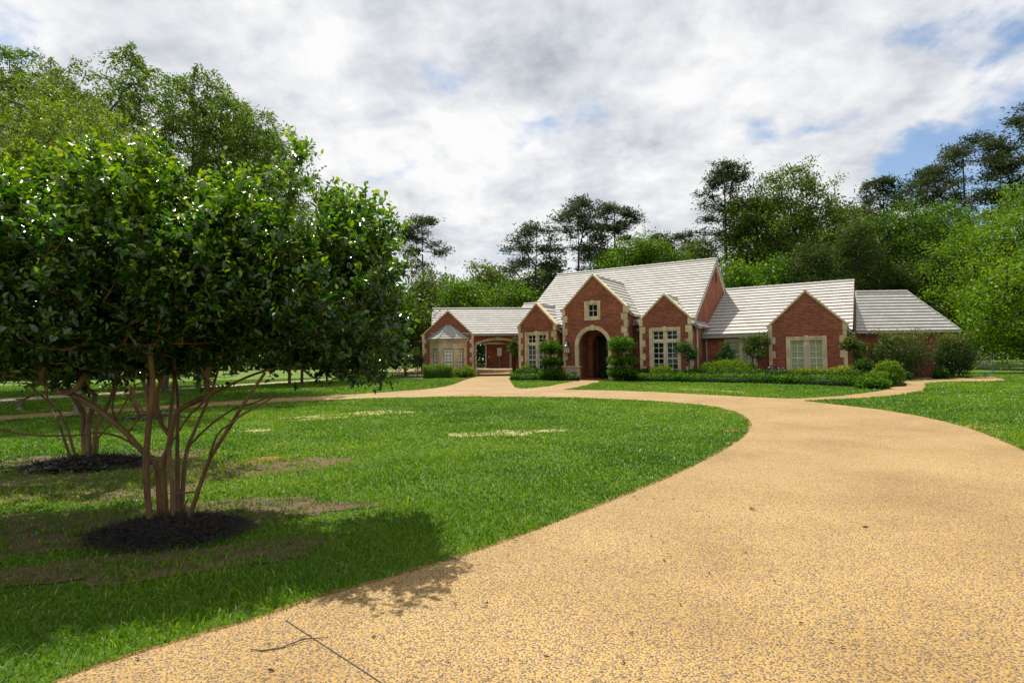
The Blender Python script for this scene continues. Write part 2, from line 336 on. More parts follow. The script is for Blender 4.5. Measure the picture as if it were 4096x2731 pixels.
# ------------------------------------------------------------------ frames and box modelling
class Frame:
    def __init__(s, th): s.c, s.s = math.cos(th), math.sin(th)
    def w(s, u, v, z): return (u * s.c + v * s.s, -u * s.s + v * s.c, z)
FM = Frame(0.5589); FL = Frame(-0.1); F0 = Frame(0.0)
def in_poly(x, y, P):
    x = np.asarray(x, float); y = np.asarray(y, float); r = np.zeros(x.shape, bool); n = len(P)
    for i in range(n):
        x0, y0 = P[i]; x1, y1 = P[(i + 1) % n]
        if y0 == y1: continue
        c = ((y0 > y) != (y1 > y)) & (x < (x1 - x0) * (y - y0) / (y1 - y0) + x0)
        r ^= c
    return r
class MB:
    def __init__(s, fr=F0): s.fr = fr; s.v = []; s.f = []; s.fuv = {}
    def quad(s, *p):
        i = len(s.v); s.v += [tuple(q) for q in p]; s.f.append(tuple(range(i, i + len(p))))
    def box(s, u0, u1, v0, v1, z0, z1):
        i = len(s.v)
        s.v += [(u0, v0, z0), (u1, v0, z0), (u1, v1, z0), (u0, v1, z0), (u0, v0, z1), (u1, v0, z1), (u1, v1, z1), (u0, v1, z1)]
        s.f += [tuple(i + k for k in q) for q in ((0, 3, 2, 1), (4, 5, 6, 7), (0, 1, 5, 4), (1, 2, 6, 5), (2, 3, 7, 6), (3, 0, 4, 7))]
    def prism(s, pts, a, ext):
        """closed polygon pts (3D) extruded by vector ext."""
        n = len(pts); i = len(s.v)
        s.v += [tuple(p) for p in pts] + [tuple(p[k] + ext[k] for k in range(3)) for p in pts]
        s.f.append(tuple(i + k for k in range(n))); s.f.append(tuple(i + n + k for k in reversed(range(n))))
        for k in range(n):
            j = (k + 1) % n; s.f.append((i + k, i + n + k, i + n + j, i + j))
    def wall(s, outline, holes, v0, v1):
        """outline and holes in (u,z); wall between planes v0 (front) and v1."""
        pts = []; edges = []
        for lp in [outline] + holes:
            b = len(pts); pts += [Vector(p) for p in lp]; n = len(lp); edges += [(b + k, b + (k + 1) % n) for k in range(n)]
        vv, ee, ff = delaunay_2d_cdt(pts, edges, [], 0, 1e-5)[:3]
        for t in ff:
            cx = sum(vv[k][0] for k in t) / len(t); cz = sum(vv[k][1] for k in t) / len(t)
            if not in_poly([cx], [cz], outline)[0] or any(in_poly([cx], [cz], h)[0] for h in holes): continue
            s.quad(*[(vv[k][0], v0, vv[k][1]) for k in t]); s.quad(*[(vv[k][0], v1, vv[k][1]) for k in reversed(t)])
        for lp in [outline] + holes:
            n = len(lp)
            for k in range(n):
                a, b = lp[k], lp[(k + 1) % n]; s.quad((a[0], v0, a[1]), (b[0], v0, b[1]), (b[0], v1, b[1]), (a[0], v1, a[1]))
    def tube(s, pts, r, n=8):
        P = [Vector(p) for p in pts]; rings = []
        for k, p in enumerate(P):
            d = (P[min(k + 1, len(P) - 1)] - P[max(k - 1, 0)]).normalized()
            x = d.orthogonal().normalized(); y = d.cross(x)
            rr = r[k] if isinstance(r, (list, tuple)) else r
            i = len(s.v); rings.append(i)
            s.v += [tuple(p + rr * (math.cos(a) * x + math.sin(a) * y)) for a in [2 * math.pi * q / n for q in range(n)]]
        for a, b in zip(rings, rings[1:]):
            for q in range(n): s.f.append((a + q, a + (q + 1) % n, b + (q + 1) % n, b + q))
        s.f.append(tuple(rings[0] + q for q in reversed(range(n)))); s.f.append(tuple(rings[-1] + q for q in range(n)))
    def lathe(s, c, prof, n=16):
        rings = []
        for r, z in prof:
            i = len(s.v); rings.append(i)
            s.v += [(c[0] + r * math.cos(2 * math.pi * q / n), c[1] + r * math.sin(2 * math.pi * q / n), c[2] + z) for q in range(n)]
        for a, b in zip(rings, rings[1:]):
            for q in range(n): s.f.append((a + q, a + (q + 1) % n, b + (q + 1) % n, b + q))
        s.f.append(tuple(rings[0] + q for q in reversed(range(n)))); s.f.append(tuple(rings[-1] + q for q in range(n)))
    def build(s, name, mat, parent=None, loc=None, smooth=False):
        V = np.array(s.v, float); uv = []
        for fi, f in enumerate(s.f):
            if fi in s.fuv: uv += s.fuv[fi]; continue
            p = V[list(f)]; n = np.zeros(3)
            for k in range(len(p)):
                a, b = p[k], p[(k + 1) % len(p)]; n += np.cross(a, b)
            l = np.linalg.norm(n); n = n / l if l > 1e-12 else np.array([0, 0, 1.0])
            if abs(n[2]) > 0.97: t = np.array([1.0, 0, 0])
            else:
                t = np.cross([0, 0, 1.0], n); t /= np.linalg.norm(t)
                if t[0] < -1e-6 or (abs(t[0]) < 1e-6 and t[1] < 0): t = -t
            b = np.cross(n, t)
            if b[2] < -1e-6: b = -b
            for q in p: uv.append((q @ t, q @ b))
        Wd = [s.fr.w(*q) for q in s.v]
        return link_mesh(name, Wd, s.f, mat, parent, loc, None, uv, smooth)

def clip(poly, lo, hi):
    def half(P, keep, b):
        out = []
        for i in range(len(P)):
            p, q = P[i], P[(i + 1) % len(P)]; ip, iq = keep(p[1], b), keep(q[1], b)
            if ip: out.append(p)
            if ip != iq:
                t = (b - p[1]) / (q[1] - p[1]); out.append((p[0] + t * (q[0] - p[0]), b))
        return out
    P = half(poly, lambda y, b: y >= b - 1e-9, lo)
    return half(P, lambda y, b: y <= b + 1e-9, hi) if len(P) > 2 else []
def roof_plane(mb, pts, row=0.31, thick=0.048):
    """tiled convex roof plane: overlapping rows as real steps, over a thin deck."""
    P = [np.array(p, float) for p in pts]
    n = np.cross(P[1] - P[0], P[2] - P[0]); n /= np.linalg.norm(n)
    if n[2] < 0: n = -n
    t = np.cross([0, 0, 1.0], n); t /= np.linalg.norm(t); b = np.cross(n, t)
    if b[2] < 0: b = -b; 
    o = min(P, key=lambda p: p[2])
    Q = [((p - o) @ t, (p - o) @ b) for p in P]
    top = max(q[1] for q in Q); k = 0
    def W3(x, y, h): return o + t * x + b * y + n * h
    while k * row < top - 1e-6:
        lo, hi = k * row, min((k + 1) * row, top); c = clip(Q, lo, hi)
        if len(c) > 2:
            nose = 0.04; hh = lambda y: (thick * (1 - (y - lo) / (row + nose)) + 0.012)
            mb.quad(*[W3(x, (y - nose if abs(y - lo) < 1e-6 else y), hh(y - nose if abs(y - lo) < 1e-6 else y)) for x, y in c])
            mb.fuv[len(mb.f) - 1] = [(x, (k + .10 + .78 * (y - lo) / row) * .31) for x, y in c]
            xs = [x for x, y in c if abs(y - lo) < 1e-6]
            if len(xs) >= 2:
                x0, x1 = min(xs), max(xs); yn = lo - nose; h1 = hh(yn)
                mb.quad(W3(x0, yn, h1 - .018), W3(x1, yn, h1 - .018), W3(x1, yn, h1), W3(x0, yn, h1))
                mb.quad(W3(x0, lo + .02, 0.0), W3(x1, lo + .02, 0.0), W3(x1, yn, h1 - .018), W3(x0, yn, h1 - .018))
        k += 1
    mb.prism([W3(x, y, 0.0) for x, y in Q], None, tuple(-n * 0.09))
def ridge_cap(mb, a, b, r=0.11):
    a, b = Vector(a), Vector(b); L = (b - a).length; n = max(1, int(L / 0.4)); d = (b - a) / n
    for k in range(n): mb.tube([a + d * k + Vector((0, 0, 0.005)), a + d * (k + 1.06) + Vector((0, 0, 0.0))], [r, r * 0.86], 6)

# ------------------------------------------------------------------ terrain
def sstep(t): t = np.clip(t, 0, 1); return t * t * (3 - 2 * t)
def T(Y): return -0.4 + 0.4 * sstep((np.asarray(Y, float) - 8) / 20) + 0.35 * sstep((np.asarray(Y, float) - 48) / 12)
def make_ground():
    ys = np.concatenate([[-300, -60, -10], np.arange(0, 66, 0.75), [75, 100, 160, 300, 700, 1500]])
    xs = np.concatenate([[-1500, -500, -150], np.arange(-60, 61, 6.0), [150, 500, 1500]])
    X, Y = np.meshgrid(xs, ys); Z = T(Y)
    V = np.stack([X, Y, Z], -1).reshape(-1, 3); nx = len(xs)
    i = np.arange(len(ys) - 1)[:, None] * nx + np.arange(nx - 1)[None]
    Fc = np.stack([i, i + 1, i + 1 + nx, i + nx], -1).reshape(-1, 4)
    tag(link_mesh('lawn_ground', V, Fc, MT['lawn'], loc=(0, 0, 0)), kind='structure', label='green lawn sloping gently up to the house')
make_ground()
def sheet(name, outline, holes, dz, mat, step=1.2, kind='structure', label=None, cat=None, wob=0.0, dome=0.0):
    P = [tuple(p) for p in outline]
    def dens(lp):
        out = []
        for k in range(len(lp)):
            a, b = np.array(lp[k], float), np.array(lp[(k + 1) % len(lp)], float); n = max(1, int(np.linalg.norm(b - a) / step))
            out += [tuple(a + (b - a) * q / n) for q in range(n)]
        return out
    loops = [dens(P)] + [dens(h) for h in holes]
    pts = []; ed = []
    for lp in loops:
        b = len(pts); pts += [Vector(p) for p in lp]; n = len(lp); ed += [(b + k, b + (k + 1) % n) for k in range(n)]
    xs = [p[0] for p in P]; ys = [p[1] for p in P]
    gx, gy = np.meshgrid(np.arange(min(xs) + step / 2, max(xs), step), np.arange(min(ys) + step / 2, max(ys), step))
    gx = gx.ravel(); gy = gy.ravel(); ins = in_poly(gx, gy, P)
    for h in holes: ins &= ~in_poly(gx, gy, h)
    pts += [Vector((a, b)) for a, b in zip(gx[ins], gy[ins])]
    vv, ee, ff = delaunay_2d_cdt(pts, ed, [], 0, 1e-5)[:3]
    A = np.array([tuple(v) for v in vv]); ff = np.array([t for t in ff if len(t) == 3])
    c = A[ff].mean(1); k = in_poly(c[:, 0], c[:, 1], P)
    for h in holes: k &= ~in_poly(c[:, 0], c[:, 1], h)
    cx, cy = np.mean(xs), np.mean(ys); Z = T(A[:, 1]) + dz
    if dome:
        R = max(max(xs) - min(xs), max(ys) - min(ys)) / 2; q = np.sqrt((A[:, 0] - cx) ** 2 + (A[:, 1] - cy) ** 2) / R
        Z = Z - .02 + dome * np.clip(1 - q * q, 0, 1) + (rng.random(len(A)) - .5) * 0.03 * np.clip(.85 - q, 0, 1)
    loc = (float(cx), float(cy), float(T(cy)))
    return tag(link_mesh(name, np.column_stack([A, Z]), ff[k], mat, loc=loc), label, cat, None, kind)
def smooth_loop(P, n=2):
    for _ in range(n):
        out = []
        for k in range(len(P)):
            a, b = np.array(P[k]), np.array(P[(k + 1) % len(P)]); out += [tuple(a * .75 + b * .25), tuple(a * .25 + b * .75)]
        P = out
    return P
INNER = [(-2.37, 2.56), (-2.26, 2.87), (-1.9, 3.24), (-1.54, 3.53), (-1.32, 3.8), (-0.88, 4.16), (-0.29, 4.7), (0.5, 5.61), (1.7, 7.08), (2.63, 8.32), (3.78, 10.02), (4.55, 11.26), (5.25, 12.67), (5.74, 14.18), (5.9, 15.58), (5.42, 17.31), (3.22, 19.19), (-0.43, 20.42), (-3.56, 20.71), (-7.13, 19.77), (-9.95, 18.1), (-12.59, 16.22), (-13.79, 15.3), (-15.8, 12.9), (-17.0, 9), (-16.6, 5), (-14, 1.5), (-11, -0.6), (-8, -0.5), (-5.5, 0.5), (-3.6, 1.6)]
INNER = smooth_loop(INNER, 1)
OUTER = [(-17.35, 14.56), (-14.61, 16.43), (-8.54, 20.96), (-6.84, 21.74), (-5.11, 22.98), (-3.71, 24.4), (-3.10, 26.0), (-2.91, 28.37), (-2.87, 34.85), (-2.66, 41.65), (-2.75, 44.3), (-2.8, 50), (-12, 55), (-12, 62), (7, 62), (7, 50), (0.75, 46), (0.6, 44), (-0.1, 37.5),
         (-0.21, 36.6), (-0.13, 32.15), (-0.04, 28.96), (0.1, 24.76), (0.36, 24.07), (0.7, 24.16), (1.65, 25.49), (3.11, 29.86), (3.9, 33.6), (5.3, 32.75), (4.87, 32.25), (4.32, 28.76), (2.91, 24.85), (2.05, 23.17),
         (3.77, 22.45), (5.23, 21.47), (7.6, 19.26), (8.66, 18.44), (9.16, 18.31), (10.75, 18.95), (12.14, 19.87), (13.44, 20.83), (15.05, 22.56), (16.54, 24.5), (17.22, 25.56), (18.11, 25.62), (18.67, 26.1), (20.08, 26.45), (22.67, 28.53), (23.9, 29.6), (23.9, 28.6),
         (22.38, 26.27), (21.75, 25.46), (20.68, 24.87), (18.68, 24.76), (17.25, 24.16), (15.84, 22.13), (14.66, 20.63), (13.01, 19.25), (11.63, 18.47), (10.26, 18.0), (8.88, 17.64), (9.22, 16.6), (9.67, 15.17), (9.72, 13.89), (9.55, 12.76), (9.3, 11.83), (9.05, 11.2), (8.71, 10.43), (8.08, 9.16), (6.61, 6.54), (4.65, 3.82),
         (3.2, 1.2), (2, -3), (0, -7), (-6, -8), (-14, -6), (-20, -1), (-22, 6), (-20.5, 11)]
sheet('driveway', OUTER, [INNER], 0.012, MT['drive'], 1.5, label='tan exposed aggregate driveway looping round the lawn with side walkways')
ROAD2 = [(-30, 12), (-23.39, 18.6), (-19.9, 22.16), (-17.6, 24.8), (-15.6, 32.22), (-13.9, 39.0), (-11.9, 49.5), (-9.5, 56), (-7.9, 54), (-10.74, 47.3), (-12.58, 38.3), (-14.04, 31.4), (-16.2, 23.9), (-18.53, 21.0), (-21.58, 17.3), (-28, 10.5)]
sheet('far_road', ROAD2, [], 0.010, MT['road'], 1.5, label='narrow pale road beyond the left lawn')
def blob(cx, cy, rx, ry, rot=0.0, n=36, wob=0.22, seed=1):
    r = np.random.default_rng(seed); ph = r.random(6) * 6.28; am = r.random(6) * wob
    out = []
    for k in range(n):
        a = 2 * math.pi * k / n; q = 1 + sum(am[j] * math.sin((j + 2) * a + ph[j]) / (1 + .4 * j) for j in range(6)) + (r.random() - .5) * wob * .4
        x, y = rx * q * math.cos(a), ry * q * math.sin(a); out.append((cx + x * math.cos(rot) - y * math.sin(rot), cy + x * math.sin(rot) + y * math.cos(rot)))
    return out
SOIL = [blob(-4.2, 5.5, 1.9, 1.0, 0.2, seed=3, n=60, wob=.35), blob(-5.4, 7.9, 2.5, 1.3, 0.15, seed=4, n=60, wob=.35), blob(-6.6, 8.9, 2.1, 1.3, 0, seed=5, n=60, wob=.3), blob(-2.45, 6.25, 0.75, 0.4, 0.2, seed=6, n=50, wob=.4), blob(-2.7, 4.6, 1.1, 0.42, 0.35, seed=8, n=50, wob=.4)]
STRAW = [(blob(-4.3, 15.7, 1.7, 0.55, 0.45, seed=11, wob=.4), 'straw'), (blob(-0.2, 12.0, 0.9, 0.5, 0.2, seed=12, wob=.4), 'straw'), (blob(-5.75, 12.9, 0.35, 0.22, 0, seed=13), 'straw'), (blob(-3.95, 9.35, 0.35, 0.2, 0.1, seed=14), 'clay'), (blob(4.5, 11.9, 0.22, 0.12, 0, seed=15), 'clay'), (blob(9.55, 11.9, 0.33, 0.16, -.5, seed=16), 'clay'), (blob(-9.2, 26.5, 1.6, 0.5, 0.3, seed=17, wob=.4), 'straw'), (blob(7.5, 22.0, 1.2, 0.25, -.7, seed=18, wob=.4), 'straw'), (blob(-5.5, 27.5, 1.6, 0.4, 0.1, seed=19, wob=.4), 'straw')]
MULCH = [blob(-3.15, 5.35, 0.50, 0.42, 0.15, seed=21, wob=.15, n=60), blob(-6.6, 9.0, 0.95, 0.62, 0, seed=22, wob=.1), blob(-9.85, 15.7, 0.85, 0.6, 0, seed=23, wob=.1)]
BEDS = [[FM.w(u, v, 0)[:2] for u, v in [(-18.7, 31), (-18.7, 28.7), (-15.1, 28.4), (-14.3, 29.7), (-15.1, 31)]],
        [FM.w(u, v, 0)[:2] for u, v in [(-11.9, 29.8), (-11.6, 28.3), (-8, 27.9), (-3, 27.0), (0.6, 26.0), (0.9, 27.3), (-0.4, 31), (-1, 33), (-8, 33), (-11.5, 31)]],
        [(15.6, 25.0), (17.0, 26.2), (18.4, 26.4), (20, 26.7), (22.5, 28.8), (23.2, 30.4), (17.5, 30.6), (15.8, 28)],
        [(-6.5, 38.2), (-2.9, 38.6), (-2.8, 44), (-8.5, 44.2), (-8.5, 42.5)]]
for k, s in enumerate(SOIL): sheet('bare_soil', s, [], 0.004 + 0.001 * k, MT['soil'], 0.4, label='patch of bare brown soil in the thin grass')
for s, m in STRAW: sheet('dry_patch', s, [], 0.006, MT[m], 0.4, label='dry bare patch in the lawn')
for s in MULCH: sheet('mulch_ring', s, [], 0.016, MT['mulch'], 0.12, label='mound of black mulch round a tree base', dome=0.10)
for s in BEDS: sheet('planting_bed', s, [], 0.008, MT['bedmulch'], 0.8, label='brown mulched bed along the house')
def joint():
    mb = MB(); mb.box(-0.006, 0.006, 0, 1.35, 0, 0.003)
    a = math.atan2(-0.64 + 1.3, 3.43 - 2.83)
    fr = Frame(math.pi - a); mb2 = MB()
    p0 = Vector((-1.38, 3.5)); p1 = Vector((-0.05, 2.25)); d = (p1 - p0).normalized(); n = Vector((-d.y, d.x)) * 0.004
    z = -0.4 + 0.0135
    mb2.quad((*(p0 - n), z), (*(p1 - n), z), (*(p1 + n), z), (*(p0 + n), z))
    o = mb2.build('driveway_joint', MT['black'], loc=(-0.7, 2.9, z)); tag(o, 'thin dark joint line across the near driveway', kind='structure')
joint()

# ------------------------------------------------------------------ the house
HO = FM.w(-12, 33, 0)
house = empty('brick_house', HO, 'long single storey red brick house with stone quoined gables and pale tiled roof', 'house')
def part(mb, name, mat, parent=None, **k): return mb.build(name, mat, parent or house, **k)

def window(fr, v, u0, u1, z0, z1, sur, lights, name='window', mat_in='glass', reveal=0.10, mull=None, transom=None, muntin=None, key=True, sash='white', sill=True, proud=0.05, small=False):
    """u0..z1 outer edge of the stone surround; lights: list of (u0,u1,z0,z1,cols,rows)."""
    mb = MB(fr)
    iu0, iu1, iz1 = u0 + sur, u1 - sur, z1 - sur; iz0 = z0 + (sur if sill else 0.0)
    for k, (a, p) in enumerate(((0.0, proud), (sur * 0.45, proud * 0.45))):
        w = sur * 0.45 if k == 0 else sur * 0.55
        f = v - p
        mb.box(u0 + a, u0 + a + w, f, v + reveal + 0.02 * k, z0, z1 - a - w)
        mb.box(u1 - a - w, u1 - a, f, v + reveal + 0.02 * k, z0, z1 - a - w)
        mb.box(u0 + a, u1 - a, f, v + reveal + 0.02 * k, z1 - a - w, z1 - a)
        if sill: mb.box(u0 + a + w, u1 - a - w, f, v + reveal + 0.02 * k, z0 + a, z0 + a + w)
    if key:
        c = (u0 + u1) / 2; kw = 0.10 if not small else 0.07
        mb.prism([(c - kw * .8, v - proud - 0.03, z1 - sur - 0.02), (c + kw * .8, v - proud - 0.03, z1 - sur - 0.02), (c + kw, v - proud - 0.03, z1 + 0.05), (c - kw, v - proud - 0.03, z1 + 0.05)], None, (0, 0.12, 0))
    if mull: mb.box(mull[0], mull[1], v - 0.01, v + reveal, iz0, iz1)
    if transom: mb.box(iu0, iu1, v - 0.004, v + reveal - 0.004, transom[0], transom[1])
    win = mb.build(name, MT['stone'], house)
    gl = MB(fr); sa = MB(fr)
    for (a, b, c, d, nc, nr) in lights:
        gl.box(a, b, v + reveal + 0.02, v + reveal + 0.03, c, d)
        t = 0.035; f0, f1 = v + reveal - 0.035, v + reveal + 0.017
        sa.box(a, a + t, f0, f1, c, d); sa.box(b - t, b, f0, f1, c, d); sa.box(a + t, b - t, f0, f1, c, c + t); sa.box(a + t, b - t, f0, f1, d - t, d)
        for k in range(1, nc): x = a + (b - a) * k / nc; sa.box(x - .011, x + .011, f0 + .012, f1 - .004, c + t, d - t)
        for k in range(1, nr):
            z = c + (d - c) * k / nr; tt = .022 if (nr >= 4 and k == nr // 2) else .011
            sa.box(a + t, b - t, f0 + .016, f1 - .007, z - tt, z + tt)
    gl.build('pane', MT[mat_in], win); sa.build('sash', MT[sash], win)
    # dark room box behind
    rm = MB(fr); rm.box(iu0, iu1, v + reveal + 0.12, v + reveal + 0.14, iz0, iz1); 
    return win

def quoins(mb, u, side, v, z0, z1, short=0.15, long=0.30, h=0.36, depth=0.14, fr=None):
    """alternating blocks at an outer corner; side +1: corner at right end (blocks grow to -u)."""
    z = z0; k = 0
    while z < z1 - 0.05:
        w = long if k % 2 else short; zt = min(z + h, z1)
        a, b = (u - w, u + 0.012) if side > 0 else (u - 0.012, u + w)
        mb.box(a, b, v - 0.018, v + (short if k % 2 else long), z, zt - 0.006)
        z += h; k += 1
def gable(fr, u0, u1, v, zk, za, vback, holes=(), z_eave=None, row=0.31, qz0=0.0, vb_ridge=None, left_q=True, right_q=True, qphase=0, zbase=-0.3, slope_to=None):
    um = (u0 + u1) / 2; sl = (za - zk) / (um - u0)
    mb = MB(fr); mb.wall([(u0, zbase), (u1, zbase), (u1, zk - 0.03), (um, za - 0.10), (u0, zk - 0.03)], [list(h) for h in holes], v, v + 0.35)
    mb.box(u0 + .002, u0 + 0.3, v + 0.351, vback, zbase, zk - 0.30); mb.box(u1 - 0.3, u1 - .002, v + 0.351, vback, zbase, zk - 0.30)
    part(mb, 'gable_wall', MT['brick'])
    # coping along both rakes
    for s in (-1, 1):
        cp = MB(fr)
        e = um + s * (um - u0); x0, x1 = e + s * 0.10, um
        za_, ze_ = za, zk - 0.10 * sl + 0.02
        nx, nz = -s * 0.0, 0
        cp.prism([(x0, v - 0.06, ze_), (x1, v - 0.06, za_), (x1, v - 0.06, za_ - 0.125), (x0 - s * 0.10, v - 0.06, ze_ - 0.02)], None, (0, 0.46, 0)); part(cp, 'stone_coping', MT['stone'])
    for s, e in ((-1, u0), (1, u1)):
        kn = MB(fr)
        pr = [(e - s * 0.165, zk - 0.36), (e + s * 0.02, zk - 0.36), (e + s * 0.03, zk - 0.24), (e + s * 0.07, zk - 0.12), (e + s * 0.15, zk - 0.04), (e + s * 0.16, zk), (e - s * 0.165, zk)]
        kn.prism([(a, v - 0.045, b) for a, b in pr], None, (0, 0.42, 0)); part(kn, 'kneeler_stone', MT['stone'])
    for e, sd in ((u0, -1), (u1, 1)):
        q = MB(fr); quoins(q, e, sd, v, qz0, zk - 0.36); part(q, 'corner_quoins', MT['stone'])
    rf = MB(fr); zr = za - 0.14; ze = zk - 0.22; vb = vback if vb_ridge is None else vb_ridge
    o = 0.22
    for s in (-1, 1):
        e = um + s * (um - u0 + o); zz = zr - (um - u0 + o) * (zr - ze) / (um - u0)
        roof_plane(rf, [(e, v + 0.36, zz), (um, v + 0.36, zr), (um, vb, zr), (e, vb, zz)], row)
    ridge_cap(rf, (um, v + 0.36, zr + 0.03), (um, vb, zr + 0.03))
    part(rf, 'gable_roof', MT['tile'])
    for s in (-1, 1):
        gt = MB(fr)
        e = um + s * (um - u0 + o + 0.05); zz = zr - (um - u0 + o) * (zr - ze) / (um - u0)
        gt.box(e - 0.06, e + 0.06, v + 0.42, vback, zz - 0.12, zz - 0.01); part(gt, 'gutter', MT['gutter'])

def rect(u0, u1, z0, z1): return [(u0, z0), (u1, z0), (u1, z1), (u0, z1)]
# --- main block
RS = (7.17 - 3.25) / 5.5
AC, ZS = -13.27, 1.92
def main_block():
    mb = MB(FM)
    u0, u1 = -18.7, -7.95; v0, v1, vr = 31.15, 41.45, 36.3; zr = 7.08
    def zz(v): return zr - abs(v - vr) * RS
    prof = [(v0, -0.3), (v1, -0.3), (v1, zz(v1)), (vr, zr), (v0, zz(v0))]
    mb.prism([(u1 - .3, v, z) for v, z in prof], None, (0.3, 0, 0)); mb.prism([(u0, v, z) for v, z in prof], None, (0.3, 0, 0))
    mb.box(u0 + .301, AC - 1.26, v0, v0 + .3, -0.3, 3.3); mb.box(AC + 1.26, u1 - .301, v0, v0 + .3, -0.3, 3.3); mb.box(u0 + .301, u1 - .301, v1 - .3, v1, -0.3, 3.3)
    part(mb, 'main_wall', MT['brick'])
    rf = MB(FM); a, b = -18.82, -7.86
    roof_plane(rf, [(a, 30.8, 3.22), (b, 30.8, 3.22), (b, vr, 7.14), (a, vr, 7.14)]); roof_plane(rf, [(a, 41.8, 3.22), (b, 41.8, 3.22), (b, vr, 7.14), (a, vr, 7.14)])
    ridge_cap(rf, (a, vr, 7.17), (b, vr, 7.17))
    part(rf, 'main_roof', MT['tile'])
    bb = MB(FM)
    for (vA, vB) in ((30.85, vr), (41.75, vr)):
        bb = MB(FM); bb.prism([(b - 0.10, vA, 3.08), (b - 0.10, vB, 7.0), (b - 0.10, vB, 6.80), (b - 0.10, vA, 2.90)], None, (0.05, 0, 0)); part(bb, 'bargeboard', MT['cream'])
    bb = MB(FM); bb.box(-18.8, -7.9, 30.80, 30.86, 3.02, 3.14)
    part(bb, 'fascia', MT['cream'])
    vt = MB(FM); vt.box(-7.96, -7.93, 36.15, 36.45, 5.75, 6.35)
    part(vt, 'gable_vent', MT['door'])
    dp = MB(FM)
    dp.tube([(-7.86, 30.95, 3.0), (-7.86, 31.0, 2.8), (-7.84, 31.1, 2.6), (-7.84, 31.1, 0.05)], 0.045, 8)
    part(dp, 'downspout', MT['cream'])
    for a_, b_ in ((-11.2, -10.9), (-15.8, -15.2)):
        g = MB(FM); g.tube([(a_, 30.74, 3.1), (b_, 30.74, 3.1)], 0.06, 8); part(g, 'gutter', MT['gutter'])
    d2 = MB(FM); d2.tube([(-15.68, 30.74, 3.1), (-15.7, 31.0, 2.9), (-15.7, 31.08, 0.05)], 0.045, 8); part(d2, 'downspout', MT['cream'])
main_block()
